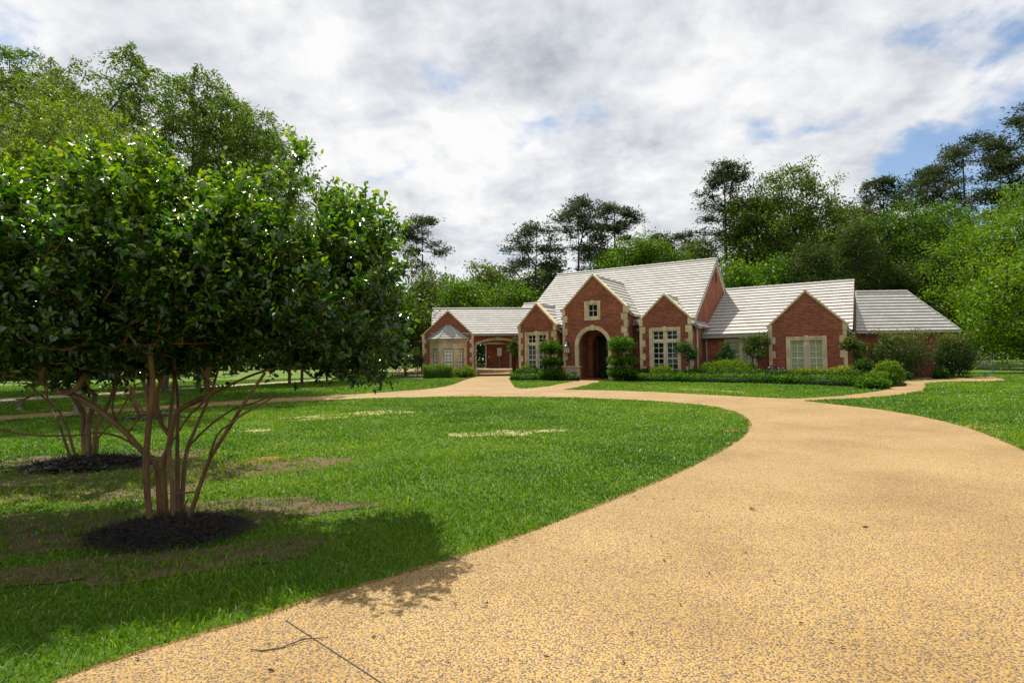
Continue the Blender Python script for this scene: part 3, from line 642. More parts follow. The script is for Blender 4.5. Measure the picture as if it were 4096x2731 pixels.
# --- entrance gable
VE = 29.8
def arch_pts(c, r, zs, n=20, z0=None):
    P = [(c + r * math.cos(math.pi * k / n), zs + r * math.sin(math.pi * k / n)) for k in range(n + 1)]
    return P
AC, ZS = -13.27, 1.92
def entrance():
    r_in = 0.90
    hole = [(AC - r_in, -0.2), (AC + r_in, -0.2)] + arch_pts(AC, r_in, ZS)
    w = rect(-13.57, -12.96, 3.52, 4.24)
    gable(FM, -15.15, -11.28, VE, 4.05, 5.96, 33.0, [hole, w], qz0=0.78, vb_ridge=35.0)
    # stone arch ring with roll moulding
    s = MB(FM)
    for (ri, ro, pr) in ((0.90, 1.00, 0.025), (1.00, 1.11, 0.06)):
        n = 28
        for k in range(n):
            a0, a1 = math.pi * k / n, math.pi * (k + 1) / n
            s.prism([(AC + ri * math.cos(a0), VE - pr, ZS + ri * math.sin(a0)), (AC + ro * math.cos(a0), VE - pr, ZS + ro * math.sin(a0)), (AC + ro * math.cos(a1), VE - pr, ZS + ro * math.sin(a1)), (AC + ri * math.cos(a1), VE - pr, ZS + ri * math.sin(a1))], None, (0, pr + 0.15 if ri < 0.95 else pr + 0.02, 0))
        for sg in (-1, 1):
            a, b = sorted((AC + sg * ri, AC + sg * ro)); s.box(a, b, VE - pr, VE + (0.15 if ri < 0.95 else 0.02), 0.78, ZS)
    s.prism([(AC - 0.085, VE - 0.09, ZS + 0.86), (AC + 0.085, VE - 0.09, ZS + 0.86), (AC + 0.12, VE - 0.09, ZS + 1.16), (AC - 0.12, VE - 0.09, ZS + 1.16)], None, (0, 0.11, 0))
    part(s, 'arch_surround', MT['stone'])
    p = MB(FM)
    for a, b in ((-15.19, AC - 0.88), (AC + 0.88, -11.24)):
        p = MB(FM)
        for k in range(3): p.box(a + 0.02, b - (0.0 if a < -14 else 0.02), VE - 0.035, VE + 0.2, -0.05 + 0.25 * k, 0.19 + 0.25 * k)
        p.box(a - 0.04, b + 0.05, VE - 0.09, VE + 0.22, 0.705, 0.79); part(p, 'stone_plinth', MT['stone'])
    # porch passage: side walls, vault, second arch, door
    q = MB(FM); v0, v1 = VE + 0.352, VE + 2.6
    q.box(AC - 1.25, AC - 1.0, v0, v1, -0.3, 3.2); q.box(AC + 1.0, AC + 1.25, v0, v1, -0.3, 3.2); q.box(AC - 1.0, AC + 1.0, v0, v1, 3.0, 3.2)
    h2 = [(AC - 0.72, -0.2), (AC + 0.72, -0.2)] + arch_pts(AC, 0.72, ZS + 0.05)
    q.wall([(AC - 1.0, -0.3), (AC + 1.0, -0.3), (AC + 1.0, 3.0), (AC - 1.0, 3.0)], [h2], VE + 1.5, VE + 1.8)
    q.box(AC - 1.0, AC + 1.0, v1 - .1, v1, -0.3, 3.0)
    part(q, 'porch_wall', MT['brick'])
    fl = MB(FM); fl.box(AC - 0.995, AC + 0.995, VE + 0.0, v1 - .11, -0.1, 0.05); fl.box(AC - 0.88, AC + 0.88, VE - 0.25, VE - 0.002, -0.1, 0.045)
    part(fl, 'porch_floor', MT['porchfloor'])
    for sx in (-1, 1):
        d = MB(FM); a, b = sorted((AC + sx * 0.01, AC + sx * 0.75)); d.box(a, b, v1 - 0.18, v1 - 0.12, 0.05, 2.5)
        for z0 in (0.25, 1.3):
            a, b = sorted((AC + sx * 0.12, AC + sx * 0.62)); d.box(a, b, v1 - 0.2, v1 - 0.181, z0, z0 + 0.85)
        dd = part(d, 'front_door', MT['door'])
        hd = MB(FM); hd.tube([(AC + sx * 0.06, v1 - 0.24, 0.95), (AC + sx * 0.06, v1 - 0.24, 1.2)], 0.015, 6); hd.build('handle', MT['gutter'], dd)
    window(FM, VE, -13.75, -12.79, 3.35, 4.43, 0.19, [(-13.56, -12.98, 3.54, 4.24, 2, 2)], reveal=0.12, small=True)
entrance()
# --- the two lower gables of the main block
def tall_window(u0, u1, z1, v, zbot):
    s = 0.17; c = (u0 + u1) / 2
    a0, a1, b0, b1 = u0 + s, c - 0.08, c + 0.08, u1 - s
    zt = z1 - s; zt0 = zt - 0.49; zl = zt0 - 0.14
    L = [(a0, a1, zt0, zt, 2, 2), (b0, b1, zt0, zt, 2, 2), (a0, a1, zbot, zl, 2, 6), (b0, b1, zbot, zl, 2, 6)]
    window(FM, v, u0, u1, zbot, z1, s, L, mull=(a1, b0), transom=(zl, zt0), sill=False, reveal=0.12)
    return rect(u0 + s * .98, u1 - s * .98, zbot, z1 - s * .98)
V3 = 30.3
h3 = tall_window(-10.18, -8.5, 2.80, V3, 0.30)
gable(FM, -10.71, -7.94, V3, 3.27, 4.63, 31.2, [h3], vb_ridge=33.6)
h2 = tall_window(-18.0, -16.37, 2.85, V3, 0.30)
gable(FM, -18.46, -15.87, V3, 3.28, 4.64, 31.2, [h2], vb_ridge=33.6)
# --- right wing
def wing():
    u0, u1 = -7.94, -0.85; v0, v1, vr, zr = 32.8, 45.2, 39.0, 5.44; k = (5.5 - 2.4) / 6.5
    def zz(v): return zr - abs(v - vr) * k
    mb = MB(FM)
    h = rect(-6.62, -5.32, 0.55, 2.0)
    mb.wall([(u0, -.3), (u1, -.3), (u1, 2.36), (u0, 2.36)], [h], v0, v0 + .3)
    mb.prism([(u1, v, z) for v, z in [(v0 + .301, -.3), (v1, -.3), (v1, zz(v1)), (vr, zr), (v0 + .301, zz(v0 + .301))]], None, (-0.3, 0, 0))
    mb.box(u0, u1 - .301, v1 - .3, v1, -.3, 2.36)
    part(mb, 'wing_wall', MT['brick'])
    rf = MB(FM); a, b = -7.93, -0.76
    R = 0.48
    roof_plane(rf, [(a, 32.5, 2.4), (b, 32.5, 2.4), (b, vr, 5.5), (a, vr, 5.5)], R, 0.055); roof_plane(rf, [(a, 45.5, 2.4), (b, 45.5, 2.4), (b, vr, 5.5), (a, vr, 5.5)], R, 0.055)
    ridge_cap(rf, (a, vr, 5.53), (b, vr, 5.53), 0.12)
    part(rf, 'wing_roof', MT['tile'])
    g = MB(FM); g.box(a, -4.5, 32.38, 32.49, 2.22, 2.35); part(g, 'gutter', MT['gutter']); g = MB(FM); g.tube([(-7.74, 32.45, 2.25), (-7.76, 32.7, 2.1), (-7.76, 32.73, 0.02)], 0.05, 8)
    part(g, 'downspout', MT['gutter'])
    window(FM, v0, -6.81, -5.15, 0.50, 2.17, 0.17, [(-6.64, -6.04, 0.62, 2.0, 2, 4), (-5.92, -5.32, 0.62, 2.0, 2, 4)], mull=(-6.04, -5.92), sill=False, mat_in='blind', reveal=0.1)
    VR = 31.7
    hr = rect(-3.45, -2.01, 0.2, 1.97)
    window(FM, VR, -3.63, -1.84, 0.2, 2.14, 0.18, [(-3.45, -2.83, 0.2, 1.96, 2, 6), (-2.63, -2.01, 0.2, 1.96, 2, 6)], mull=(-2.83, -2.63), sill=False, mat_in='blind', reveal=0.12)
    gable(FM, -4.42, -1.0, VR, 2.77, 4.45, 33.0, [hr], vb_ridge=37.2)
wing()
# --- right hipped wing
def hip():
    Y0, YR, XR, Xc, zr, ze = 30.0, 31.8, 21.95, 23.35, 4.64, 2.45
    mb = MB(); mb.box(17.6, 22.95, 30.35, 30.65, -.3, 2.4); mb.box(22.65, 22.95, 30.651, 34, -.3, 2.4); mb.box(18, 22.64, 33.7, 34, -.3, 2.4)
    part(mb, 'hip_wing_wall', MT['brick'])
    rf = MB(); R = 0.225
    roof_plane(rf, [(17.95, Y0, ze), (Xc, Y0, ze), (XR, YR, zr), (19.1, YR, zr)], R)
    roof_plane(rf, [(Xc, Y0, ze), (Xc, 34.2, ze), (XR, YR + 0.6, zr), (XR, YR, zr)], R)
    roof_plane(rf, [(Xc, 34.2, ze), (20.5, 34.2, ze), (20.0, YR + .6, zr), (XR, YR + .6, zr)], R)
    ridge_cap(rf, (19.1, YR, zr + .04), (XR, YR, zr + .04), 0.09); ridge_cap(rf, (XR, YR, zr + .03), (Xc, Y0, ze + .03), 0.08)
    part(rf, 'hip_wing_roof', MT['tile'])
    g = MB(); g.box(17.95, Xc + .06, Y0 - .1, Y0 - .005, ze - .14, ze - .03); part(g, 'gutter', MT['gutter']); g = MB(); g.tube([(22.85, Y0 - .05, ze - .1), (22.85, 30.25, 2.1), (22.85, 30.29, 0)], .045)
    part(g, 'downspout', MT['gutter'])
hip()
# --- rear wing roof seen over the left side
def rear():
    rf = MB(FM); a, b, vr, zr = -26.2, -18, 44.0, 6.12
    roof_plane(rf, [(a, 41.0, 3.9), (b, 41.0, 3.9), (b, vr, zr), (a, vr, zr)]); roof_plane(rf, [(a, 47, 3.9), (b, 47, 3.9), (b, vr, zr), (a, vr, zr)])
    ridge_cap(rf, (a, vr, zr + .03), (b, vr, zr + .03))
    part(rf, 'rear_roof', MT['tile'])
    mb = MB(FM); mb.prism([(a + .3, v, z) for v, z in [(41.4, 0), (46.6, 0), (46.6, 4.1), (vr, zr - .1), (41.4, 4.1)]], None, (7.5, 0, 0))
    part(mb, 'rear_wall', MT['brick'])
rear()
# --- left wing with bay gable and carriage arch
def left_wing():
    V = 43.8
    c, half, zs, rise = 3.33, 1.68, 2.33, 0.42
    def seg(x, add=0.0): return zs + add + rise * (1 - ((x - c) / (half + .1)) ** 2)
    xs = [c - half + 2 * half * k / 16 for k in range(17)]
    ap = [(c + half, -.2)] + [(x, seg(x)) for x in reversed(xs)] + [(c - half, -.2)]
    mb = MB(FL)
    mb.wall([(1.452, -.3), (7.5, -.3), (7.5, 3.15), (1.452, 3.15)], [ap], V + .3, V + .65)
    part(mb, 'carriage_wall', MT['brick']); mb = MB(FL); mb.wall([(1.2, -.3), (7.5, -.3), (7.5, 3.15), (1.2, 3.15)], [ap], 49.4, 49.75); part(mb, 'carriage_wall', MT['brick']); mb = MB(FL)
    mb.box(1.13, 1.43, V + .36, 49.39, -.3, 3.15)
    part(mb, 'side_wall', MT['brick']); mb = MB(FL); mb.box(-2.4, 1.1, 49.4, 49.7, -.3, 3.15)
    part(mb, 'carriage_wall', MT['brick'])
    for vv in (V + .3, 49.4):
        st = MB(FL)
        for x0, x1 in zip(xs, xs[1:]):
            st.prism([(x0, vv - .05, seg(x0) - .02), (x1, vv - .05, seg(x1) - .02), (x1, vv - .05, seg(x1, .18)), (x0, vv - .05, seg(x0, .18))], None, (0, .38, 0))
        st.prism([(c - .09, vv - .09, seg(c) - .05), (c + .09, vv - .09, seg(c) - .05), (c + .12, vv - .09, seg(c) + .24), (c - .12, vv - .09, seg(c) + .24)], None, (0, .2, 0))
        st.box(c - half - .16, c - half + .02, vv - .045, vv + .38, -.1, zs + .03); st.box(c + half - .02, c + half + .14, vv - .045, vv + .38, -.1, zs + .03); part(st, 'arch_surround', MT['stone'])
    ce = MB(FL); ce.box(1.45, 7.4, V + .66, 49.39, 3.0, 3.1); part(ce, 'carriage_ceiling', MT['cream'])
    rf = MB(FL); a, b, vr, zr, ze = -1.75, 8.0, 46.8, 5.36, 3.2
    R = 0.335
    roof_plane(rf, [(a, 43.75, ze), (b, 43.75, ze), (b, vr, zr), (a, vr, zr)], R); roof_plane(rf, [(a, 50.0, 3.1), (b, 50.0, 3.1), (b, vr, zr), (a, vr, zr)], R)
    ridge_cap(rf, (a, vr, zr + .03), (b, vr, zr + .03))
    part(rf, 'left_wing_roof', MT['tile'])
    e = MB(FL); e.prism([(a + .1, v, z) for v, z in [(44.2, 3.0), (49.6, 3.0), (vr, zr - .1)]], None, (.25, 0, 0)); part(e, 'end_gable_wall', MT['brick'])
    g = MB(FL); g.box(1.7, 7.9, 43.62, 43.74, ze - .15, ze - .02); part(g, 'gutter', MT['gutter']); g = MB(FL); g.tube([(1.62, 43.9, 2.75), (1.56, 44.05, 2.5), (1.56, 44.05, 0)], .04)
    part(g, 'downspout', MT['gutter'])
    sf = MB(FL); sf.box(1.5, 7.9, 43.76, 44.09, ze - .13, ze - .06); part(sf, 'soffit', MT['cream'])
    gable(FL, -2.40, 1.45, V, 3.17, 5.03, 46.0, [], vb_ridge=46.8)
    # canted bay window
    A, B, C, D = (-1.87, V - .001), (-1.12, V - .75), (0.19, V - .75), (0.94, V - .001)
    base = [A, B, C, D]
    bw = MB(FL)
    def ring(z0, z1, k=1.0, grow=0.0):
        cx = (A[0] + D[0]) / 2
        P = [(cx + (p[0] - cx) * (1 + grow), V - (V - p[1]) * (1 + grow * 1.6)) for p in base]
        P[0] = (P[0][0], V - .001); P[3] = (P[3][0], V - .001)
        bw.prism([(x, y, z0) for x, y in P], None, (0, 0, z1 - z0))
    ring(2.10, 2.56); ring(2.56, 2.64, grow=.03); ring(2.641, 2.72, grow=.07); ring(2.721, 2.82, grow=.11); ring(.40, .58, grow=.02)
    def pil(p, q, t0, t1, z0, z1, th=.16):
        d = Vector((q[0] - p[0], q[1] - p[1])); n = Vector((-d.y, d.x)).normalized() * th
        if n.y < 0: n = -n
        a = Vector(p) + d * t0; b = Vector(p) + d * t1
        bw.prism([(a.x, a.y, z0), (b.x, b.y, z0), (b.x + n.x, b.y + n.y, z0), (a.x + n.x, a.y + n.y, z0)], None, (0, 0, z1 - z0))
    facets = [(A, B, .30, .86), (B, C, .24, .79), (C, D, .14, .70)]
    for p, q, t0, t1 in facets:
        pil(p, q, 0.0, t0, .581, 2.099); pil(p, q, t1, 1.0, .581, 2.099)
    bay = part(bw, 'bay_window', MT['stone'])
    for j, (p, q, t0, t1) in enumerate(facets):
        d = Vector((q[0] - p[0], q[1] - p[1])); L = d.length; d.normalize(); n = Vector((-d.y, d.x))
        if n.y < 0: n = -n
        ang = math.atan2(d.y, d.x)
        gl = MB(FL); sa = MB(FL)
        def bx(m, s0, s1, o0, o1, z0, z1):
            pts = [Vector(p) + d * s + n * o for s, o in ((s0, o0), (s1, o0), (s1, o1), (s0, o1))]
            m.prism([(w.x, w.y, z0) for w in pts], None, (0, 0, z1 - z0))
        s0, s1 = t0 * L, t1 * L
        bx(gl, s0, s1, .13, .14, .58, 2.10)
        t = .03
        bx(sa, s0, s0 + t, .08, .128, .58, 2.1); bx(sa, s1 - t, s1, .08, .128, .58, 2.1); bx(sa, s0 + t, s1 - t, .08, .128, .58, .58 + t); bx(sa, s0 + t, s1 - t, .08, .128, 2.1 - t, 2.1)
        nc = 3 if j == 1 else 2
        for k in range(1, nc): x = s0 + (s1 - s0) * k / nc; bx(sa, x - .009, x + .009, .10, .125, .58 + t, 2.1 - t)
        for k in range(1, 6): z = .58 + 1.52 * k / 6; w = .025 if k == 2 else .009; bx(sa, s0 + t, s1 - t, .105, .12, z - w, z + w)
        gl.build('pane', MT['curtain_refl'], bay); sa.build('sash', MT['lead'], bay)
    br = MB(FL)
    E = [(-2.02, V), (-1.2, V - .92), (.27, V - .92), (1.09, V)]; Tp = [(-.72, V), (-.56, V - .12), (-.37, V - .12), (-.21, V)]
    for k in range(3):
        roof_plane(br, [(*E[k], 2.83), (*E[k + 1], 2.83), (*Tp[k + 1], 3.78), (*Tp[k], 3.78)], 0.22, 0.05)
    for k in (1, 2): ridge_cap(br, (*Tp[k], 3.82), (*E[k], 2.86), .085)
    br.build('bay_roof', MT['tile'], bay)
    fl = MB(FL); fl.prism([(-2.12, V - .03, 2.90), (1.19, V - .03, 2.90), (-.02, V - .03, 3.84), (-.91, V - .03, 3.84)], None, (0, .028, 0))
    fl.build('flashing', MT['lead'], bay)
left_wing()

# --- detached brick garage seen through the arch
def garage():
    g = empty('brick_garage', (-1, 64, .35), 'brick outbuilding wall with white downspout seen through the carriage arch', 'garage')
    mb = MB(); mb.box(-2.85, 5.5, 62.0, 62.3, .1, 3.0); mb.box(-2.85, -2.55, 62.301, 70, .1, 3.0); mb.box(5.2, 5.5, 62.301, 70, .1, 3.0)
    mb.build('brick_wall', MT['brick'], g)
    rf = MB(); roof_plane(rf, [(-3.2, 61.6, 3.05), (5.8, 61.6, 3.05), (5.8, 66, 5.4), (-3.2, 66, 5.4)]); roof_plane(rf, [(-3.2, 70.4, 3.05), (5.8, 70.4, 3.05), (5.8, 66, 5.4), (-3.2, 66, 5.4)])
    rf.build('roof', MT['tile'], g)
    q = MB(); q.box(-3.2, 5.8, 61.5, 61.59, 2.93, 3.08); q.box(-3.1, 5.7, 61.6, 61.99, 2.9, 2.96); q.build('gutter', MT['cream'], g)
    d = MB(); d.tube([(-3.05, 61.55, 3.0), (-2.95, 61.7, 2.85), (-2.83, 61.93, 2.7), (-2.83, 61.93, .55), (-2.98, 61.75, .40)], .06); d.build('downspout', MT['white'], g)
    p = MB(); p.box(-.28, -.1, 61.96, 61.999, .3, 2.9); p.build('door_trim', MT['cream'], g)
    b = empty('utility_box', (-1.37, 61.9, 1.65), 'white rounded utility box with a conduit running down to the ground', 'utility box')
    m = MB(); m.box(-1.60, -1.13, 61.72, 61.998, 1.66, 2.52); m.box(-1.57, -1.16, 61.70, 61.719, 1.70, 2.48); m.build('cabinet', MT['white'], b)
    m = MB(); m.tube([(-1.37, 61.93, 1.66), (-1.37, 61.93, .36)], .045); m.build('conduit', MT['gutter'], b)
    m = MB(); m.lathe((-1.36, 61.69, 2.08), [(.03, -.03), (.045, 0), (.03, .03)], 8); m.build('dial', MT['gutter'], b)
    b = empty('outlet_box', (-2.48, 61.9, 1.46), 'small grey outlet box on the brick wall left of the white box', 'outlet box')
    m = MB(); m.box(-2.55, -2.41, 61.90, 61.998, 1.46, 1.67); m.build('housing', MT['concrete'], b)
    m = MB(); m.tube([(-2.47, 61.96, 1.46), (-2.47, 61.96, .36)], .018, 6); m.build('conduit', MT['darkbark'], b)
garage()

# --- lantern, sign, porch plant, small things
def lantern():
    u, v = -14.82, VE - .20
    L = empty('wall_lantern', FM.w(u, v, 1.5), 'black iron wall lantern with frosted glass left of the entrance arch', 'wall lantern')
    f = MB(FM)
    for a in (-.13, .13):
        for b in (-.13, .13): f.box(u + a - .012, u + a + .012, v + b - .012, v + b + .012, 1.53, 1.90)
    f.box(u - .15, u + .15, v - .15, v + .15, 1.50, 1.535)
    f.box(u - .008, u + .008, v - .142, v - .13, 1.535, 1.9)
    f.build('cage', MT['black'], L)
    r = MB(FM); r.lathe((u, v, 1.90), [(.22, 0), (.20, .03), (.11, .11), (.06, .15), (.07, .18), (.03, .22), (.01, .26)], 10); r.build('roof_cap', MT['black'], L)
    g = MB(FM); g.box(u - .115, u + .115, v - .115, v + .115, 1.54, 1.89); g.build('glass', MT['lampglass'], L)
    b = MB(FM); b.tube([(u, v, 2.14), (u + .0, v + .02, 2.24), (u, v + .08, 2.29), (u, v + .14, 2.26), (u, v + .17, 2.15), (u, v + .18, 1.98)], .014, 6); b.box(u - .05, u + .05, v + .17, v + .198, 1.9, 2.12); b.build('bracket', MT['black'], L)
    m = empty('small_wall_lamp', FM.w(-7.9, 30.2, 3.0), 'small round white floodlight under the eave right of the tall windowed gable', 'floodlight')
    q = MB(FM); q.lathe((-7.84, 30.25, 3.0), [(.03, -.1), (.09, -.06), (.10, 0), (.07, .06), (.02, .08)], 12); q.build('lamp_head', MT['white'], m)
lantern()
def sign():
    x, y = FM.w(-14.37, VE - .22, 0)[:2]
    s = empty('security_sign', (x, y, 0), 'round blue yard sign with white letters before the stone plinth', 'sign')
    m = MB(FM); u, v = -14.37, VE - .22
    n = 24; m.prism([(u + .125 * math.cos(2 * math.pi * k / n), v, .345 + .125 * math.sin(2 * math.pi * k / n)) for k in range(n)], None, (0, .012, 0)); m.build('disc', MT['blue'], s)
    m = MB(FM); m.tube([(u, v + .025, 0), (u, v + .025, .4)], .008, 6); m.build('stake', MT['gutter'], s)
    cu = bpy.data.curves.new('lettering', 'FONT'); cu.body = 'ADT'; cu.size = .10; cu.extrude = .002; cu.align_x = 'CENTER'; cu.align_y = 'CENTER'
    tmp = bpy.data.objects.new('tmp_text', cu); COL.objects.link(tmp); bpy.context.view_layer.update()
    me = bpy.data.meshes.new_from_object(tmp.evaluated_get(bpy.context.evaluated_depsgraph_get())); bpy.data.objects.remove(tmp)
    me.materials.clear(); me.materials.append(MT['white']); to = bpy.data.objects.new('lettering', me); COL.objects.link(to); to.parent = s
    p = Vector(FM.w(u, v - .006, .345)) - Vector((x, y, 0)); to.location = p; to.rotation_euler = (math.pi / 2, 0, -0.5589)
sign()
def twig():
    m = MB(); z = -.4 + .018
    m.tube([(-1.43, 3.15, z), (-1.36, 3.13, z), (-1.27, 3.16, z), (-1.18, 3.24, z + .006), (-1.05, 3.27, z)], [.002, .004, .004, .004, .002], 5)
    tag(m.build('twig', MT['greybark'], loc=(-1.25, 3.2, z)), 'thin curved twig lying on the near driveway by the joint', 'twig')
    m = MB(); m.prism([(2.38, 5.88, -.385), (2.395, 5.84, -.383), (2.405, 5.80, -.385), (2.412, 5.84, -.372), (2.40, 5.89, -.366)], None, (.003, .002, .006))
    tag(m.build('dead_leaf', MT['bark'], loc=(2.4, 5.84, -.386)), 'curled brown dead leaf lying on the driveway', 'leaf')
    m = MB(); m.prism([(3.12, 5.21, -.386), (3.15, 5.20, -.386), (3.175, 5.21, -.386), (3.15, 5.22, -.379)], None, (.0, .003, .006))
    tag(m.build('bark_chip', MT['darkbark'], loc=(3.15, 5.2, -.388)), 'small dark bark chip on the right of the driveway', 'bark chip')
twig()
def odd():
    o = empty('stone_urn', (-15.43, 18.06, T(18.06)), 'small pale stone urn on the lawn at far left', 'urn')
    m = MB(); m.lathe((-15.43, 18.06, float(T(18.06))), [(.10, 0), (.10, .04), (.05, .07), (.04, .12), (.09, .18), (.11, .28), (.10, .33), (.12, .36)], 14); m.build('urn_body', MT['palebark'], o, smooth=True)
    m = MB(); m.box(-15.53, -15.33, 17.96, 18.16, float(T(18)) - .05, float(T(18)) + .004); m.build('base', MT['concrete'], o)
    b = MB(); b.box(15.05, 15.45, 22.6, 22.85, -.1, .07); b.tube([(15.1, 22.72, .05), (14.8, 22.9, .06)], .05)
    tag(b.build('drain_outlet', MT['black'], loc=(15.2, 22.7, 0)), 'black drain outlet beside the walkway and rounded shrubs', 'drain')
    t = MB(); t.tube([(22.9, 27.9, .0), (22.92, 27.9, .22), (23.1, 27.9, .24), (23.28, 27.9, .28), (23.28, 27.9, .55), (23.2, 27.9, .60)], [.02, .03, .035, .03, .02, .015], 8); t.box(22.85, 23.3, 27.85, 27.95, .2, .235)
    tag(t.build('garden_ornament', MT['teal'], loc=(23.0, 27.9, 0)), 'small teal garden ornament beside the last big shrub', 'ornament')
    f = empty('picket_fence', (43.6, 53.6, T(53.6)), 'short run of pale picket fence beyond the right lawn', 'fence')
    m = MB(); z = float(T(53.6)); x = 41.5
    while x < 45: m.box(x, x + .07, 53.6, 53.64, z, z + .95 + .05 * math.sin(x * 9)); x += .22
    m.build('pickets', MT['concrete'], f)
    m = MB(); m.box(41.4, 45.1, 53.645, 53.69, z + .2, z + .28); m.box(41.4, 45.1, 53.645, 53.69, z + .72, z + .8); m.build('rail', MT['concrete'], f)
    w = MB(); r = random.Random(4)
    for k in range(26): x = -8.5 + (k % 13) * .75; zz = .45 + .33 * (k // 13); w.box(x, x + .7, 66.5 + r.random() * .2, 67.2, zz - .33, zz - .01)
    tag(w.build('stone_retaining_wall', MT['greybark'], loc=(-4, 66.8, .35)), 'low dark retaining wall in the shade behind the carriage arch', 'wall')
odd()

# ------------------------------------------------------------------ plants
def unit(a): return a / np.maximum(np.linalg.norm(a, axis=-1, keepdims=True), 1e-9)
def rand_dirs(n, g): return unit(g.normal(size=(n, 3)))
def leaf_quads(P, D, Nn, length, width, shape='rhomb', fold=0.25):
    """one leaf per row: P base, D direction, Nn normal. returns verts, faces(quads), per-leaf face count."""
    n = len(P); D = unit(D); S = unit(np.cross(D, Nn)); Nn = np.cross(S, D)
    length = np.broadcast_to(length, (n,))[:, None]; width = np.broadcast_to(width, (n,))[:, None]
    if shape == 'rhomb':
        V = np.stack([P, P + D * length * .45 + S * width * .5, P + D * length, P + D * length * .45 - S * width * .5], 1)
        Fc = np.arange(n * 4).reshape(n, 4); return V.reshape(-1, 3), Fc, 1
    up = Nn * width * fold
    V = np.stack([P, P + D * length * .28 + S * width * .46 + up, P + D * length * .68 + S * width * .40 + up - Nn * length * .04, P + D * length - Nn * length * .12,
                  P + D * length * .68 - S * width * .40 + up - Nn * length * .04, P + D * length * .28 - S * width * .46 + up], 1)
    b = np.arange(n)[:, None] * 6
    Fc = np.stack([b + np.array([0, 1, 2, 3]), b + np.array([0, 3, 4, 5])], 1).reshape(-1, 4)
    return V.reshape(-1, 3), Fc, 2
def skeleton(stems, targets, g, seg=0.3, wig=0.12, up=0.15, lowpen=0.0):
    """grow limbs from stem polylines to every target point."""
    nodes = []; par = []
    for s in stems:
        prev = -1
        for p in s: nodes.append(np.array(p, float)); par.append(prev); prev = len(nodes) - 1
    nodes = nodes; N = np.zeros((len(nodes) + len(targets) * 12, 3)); N[:len(nodes)] = nodes; cnt = len(nodes)
    c0 = np.mean([s[-1] for s in stems], 0); order = np.argsort(np.linalg.norm(targets - c0, axis=1))
    tips = []; first = np.ones(len(N), bool)
    for s_ in range(len(par)): pass
    okn = np.zeros(len(N), bool)
    i = 0
    for s in stems:
        n = len(s); okn[i + max(1, n // 3):i + n] = True; i += n
    for ti in order:
        t = targets[ti]; d = np.linalg.norm(N[:cnt] - t, axis=1) + 0.9 * np.maximum(N[:cnt, 2] - t[2], 0); d[~okn[:cnt]] = 1e9
        k = int(np.argmin(d)); p0 = N[k].copy(); L = np.linalg.norm(t - p0)
        if L < 1e-4: tips.append(k); continue
        m = int(min(10, max(2, round(L / seg)))); prev = k
        bend = g.normal(size=3) * wig * L; bend[2] -= up * L
        for q in range(1, m + 1):
            f = q / m; p = p0 + (t - p0) * f + bend * math.sin(math.pi * f) * .5 + (g.normal(size=3) * wig * .25 * L / m if q < m else 0)
            N[cnt] = p; par.append(prev); okn[cnt] = True; prev = cnt; cnt += 1
        tips.append(prev)
    return N[:cnt], np.array(par), tips
def limbs(N, par, tips, rtip, expo, rmax, stems=None, smin=0.0, ztop=None):
    w = np.zeros(len(N)); w[tips] += 1
    for k in range(len(N) - 1, -1, -1):
        if par[k] >= 0: w[par[k]] += w[k]
    w = np.maximum(w, .6); r = np.minimum(rtip * w ** expo, rmax)
    if stems:
        i = 0
        for q_, st in enumerate(stems):
            n = len(st)
            if q_ > 6: r[i:i + n] = np.clip(r[i:i + n], .011 * np.linspace(1.2, .7, n), .019 * np.linspace(1.2, .7, n)); i += n; continue
            r[i:i + n] = np.clip(r[i:i + n], smin * np.linspace(1.15, .62, n), rmax * np.linspace(1.1, .8, n)); i += n
    if ztop is not None: r = np.minimum(r, rmax * np.clip(1.0 - .92 * (N[:, 2] - N[0, 2]) / (ztop - N[0, 2]), .05, 1) + .012)
    ch = [[] for _ in N]
    for k, p in enumerate(par):
        if p >= 0: ch[p].append(k)
    chains = []; todo = [k for k in range(len(N)) if par[k] < 0]; todo = [(k, None) for k in todo]
    while todo:
        k, st = todo.pop(); c = ([st] if st is not None else []) + [k]; 
        while ch[k]:
            cs = sorted(ch[k], key=lambda q: -w[q])
            for q in cs[1:]: todo.append((q, k))
            k = cs[0]; c.append(k)
        if len(c) > 1: chains.append(c)
    V = []; Fq = []
    for c in chains:
        rr = r[c].copy()
        if par[c[1]] == c[0] and len(c) > 1 and par[c[0]] >= 0: rr[0] = min(rr[0], rr[1] * 1.25)
        big = rr[0] > 0.02; n = 9 if rr[0] > .045 else (6 if big else 3)
        P = N[c]; Tn = np.gradient(P, axis=0) if len(c) > 1 else P; Tn = unit(Tn)
        x = np.cross(Tn[0], [0.31, 0.2, 0.93]); x = x / (np.linalg.norm(x) + 1e-9); a = np.arange(n) * 2 * math.pi / n
        b = sum(len(q) for q in V); rings = []
        for k in range(len(c)):
            x = x - Tn[k] * (x @ Tn[k]); x = x / (np.linalg.norm(x) + 1e-9); y = np.cross(Tn[k], x)
            rings.append(P[k] + rr[k] * (np.cos(a)[:, None] * x + np.sin(a)[:, None] * y))
        V.append(np.concatenate(rings)); m = len(c)
        i = b + np.arange(m - 1)[:, None] * n + np.arange(n)[None]; j = b + np.arange(m - 1)[:, None] * n + (np.arange(n)[None] + 1) % n
        Fq.append(np.stack([i, j, j + n, i + n], -1).reshape(-1, 4))
    return np.concatenate(V), np.concatenate(Fq)
def ell_points(n, c, r, g, shell=0.45, flat_bottom=None):
    u = rand_dirs(n, g); q = (shell ** 3 + (1 - shell ** 3) * g.random(n)) ** (1 / 3)
    p = np.array(c) + u * q[:, None] * np.array(r)
    if flat_bottom is not None: p = p[p[:, 2] > flat_bottom]
    return p

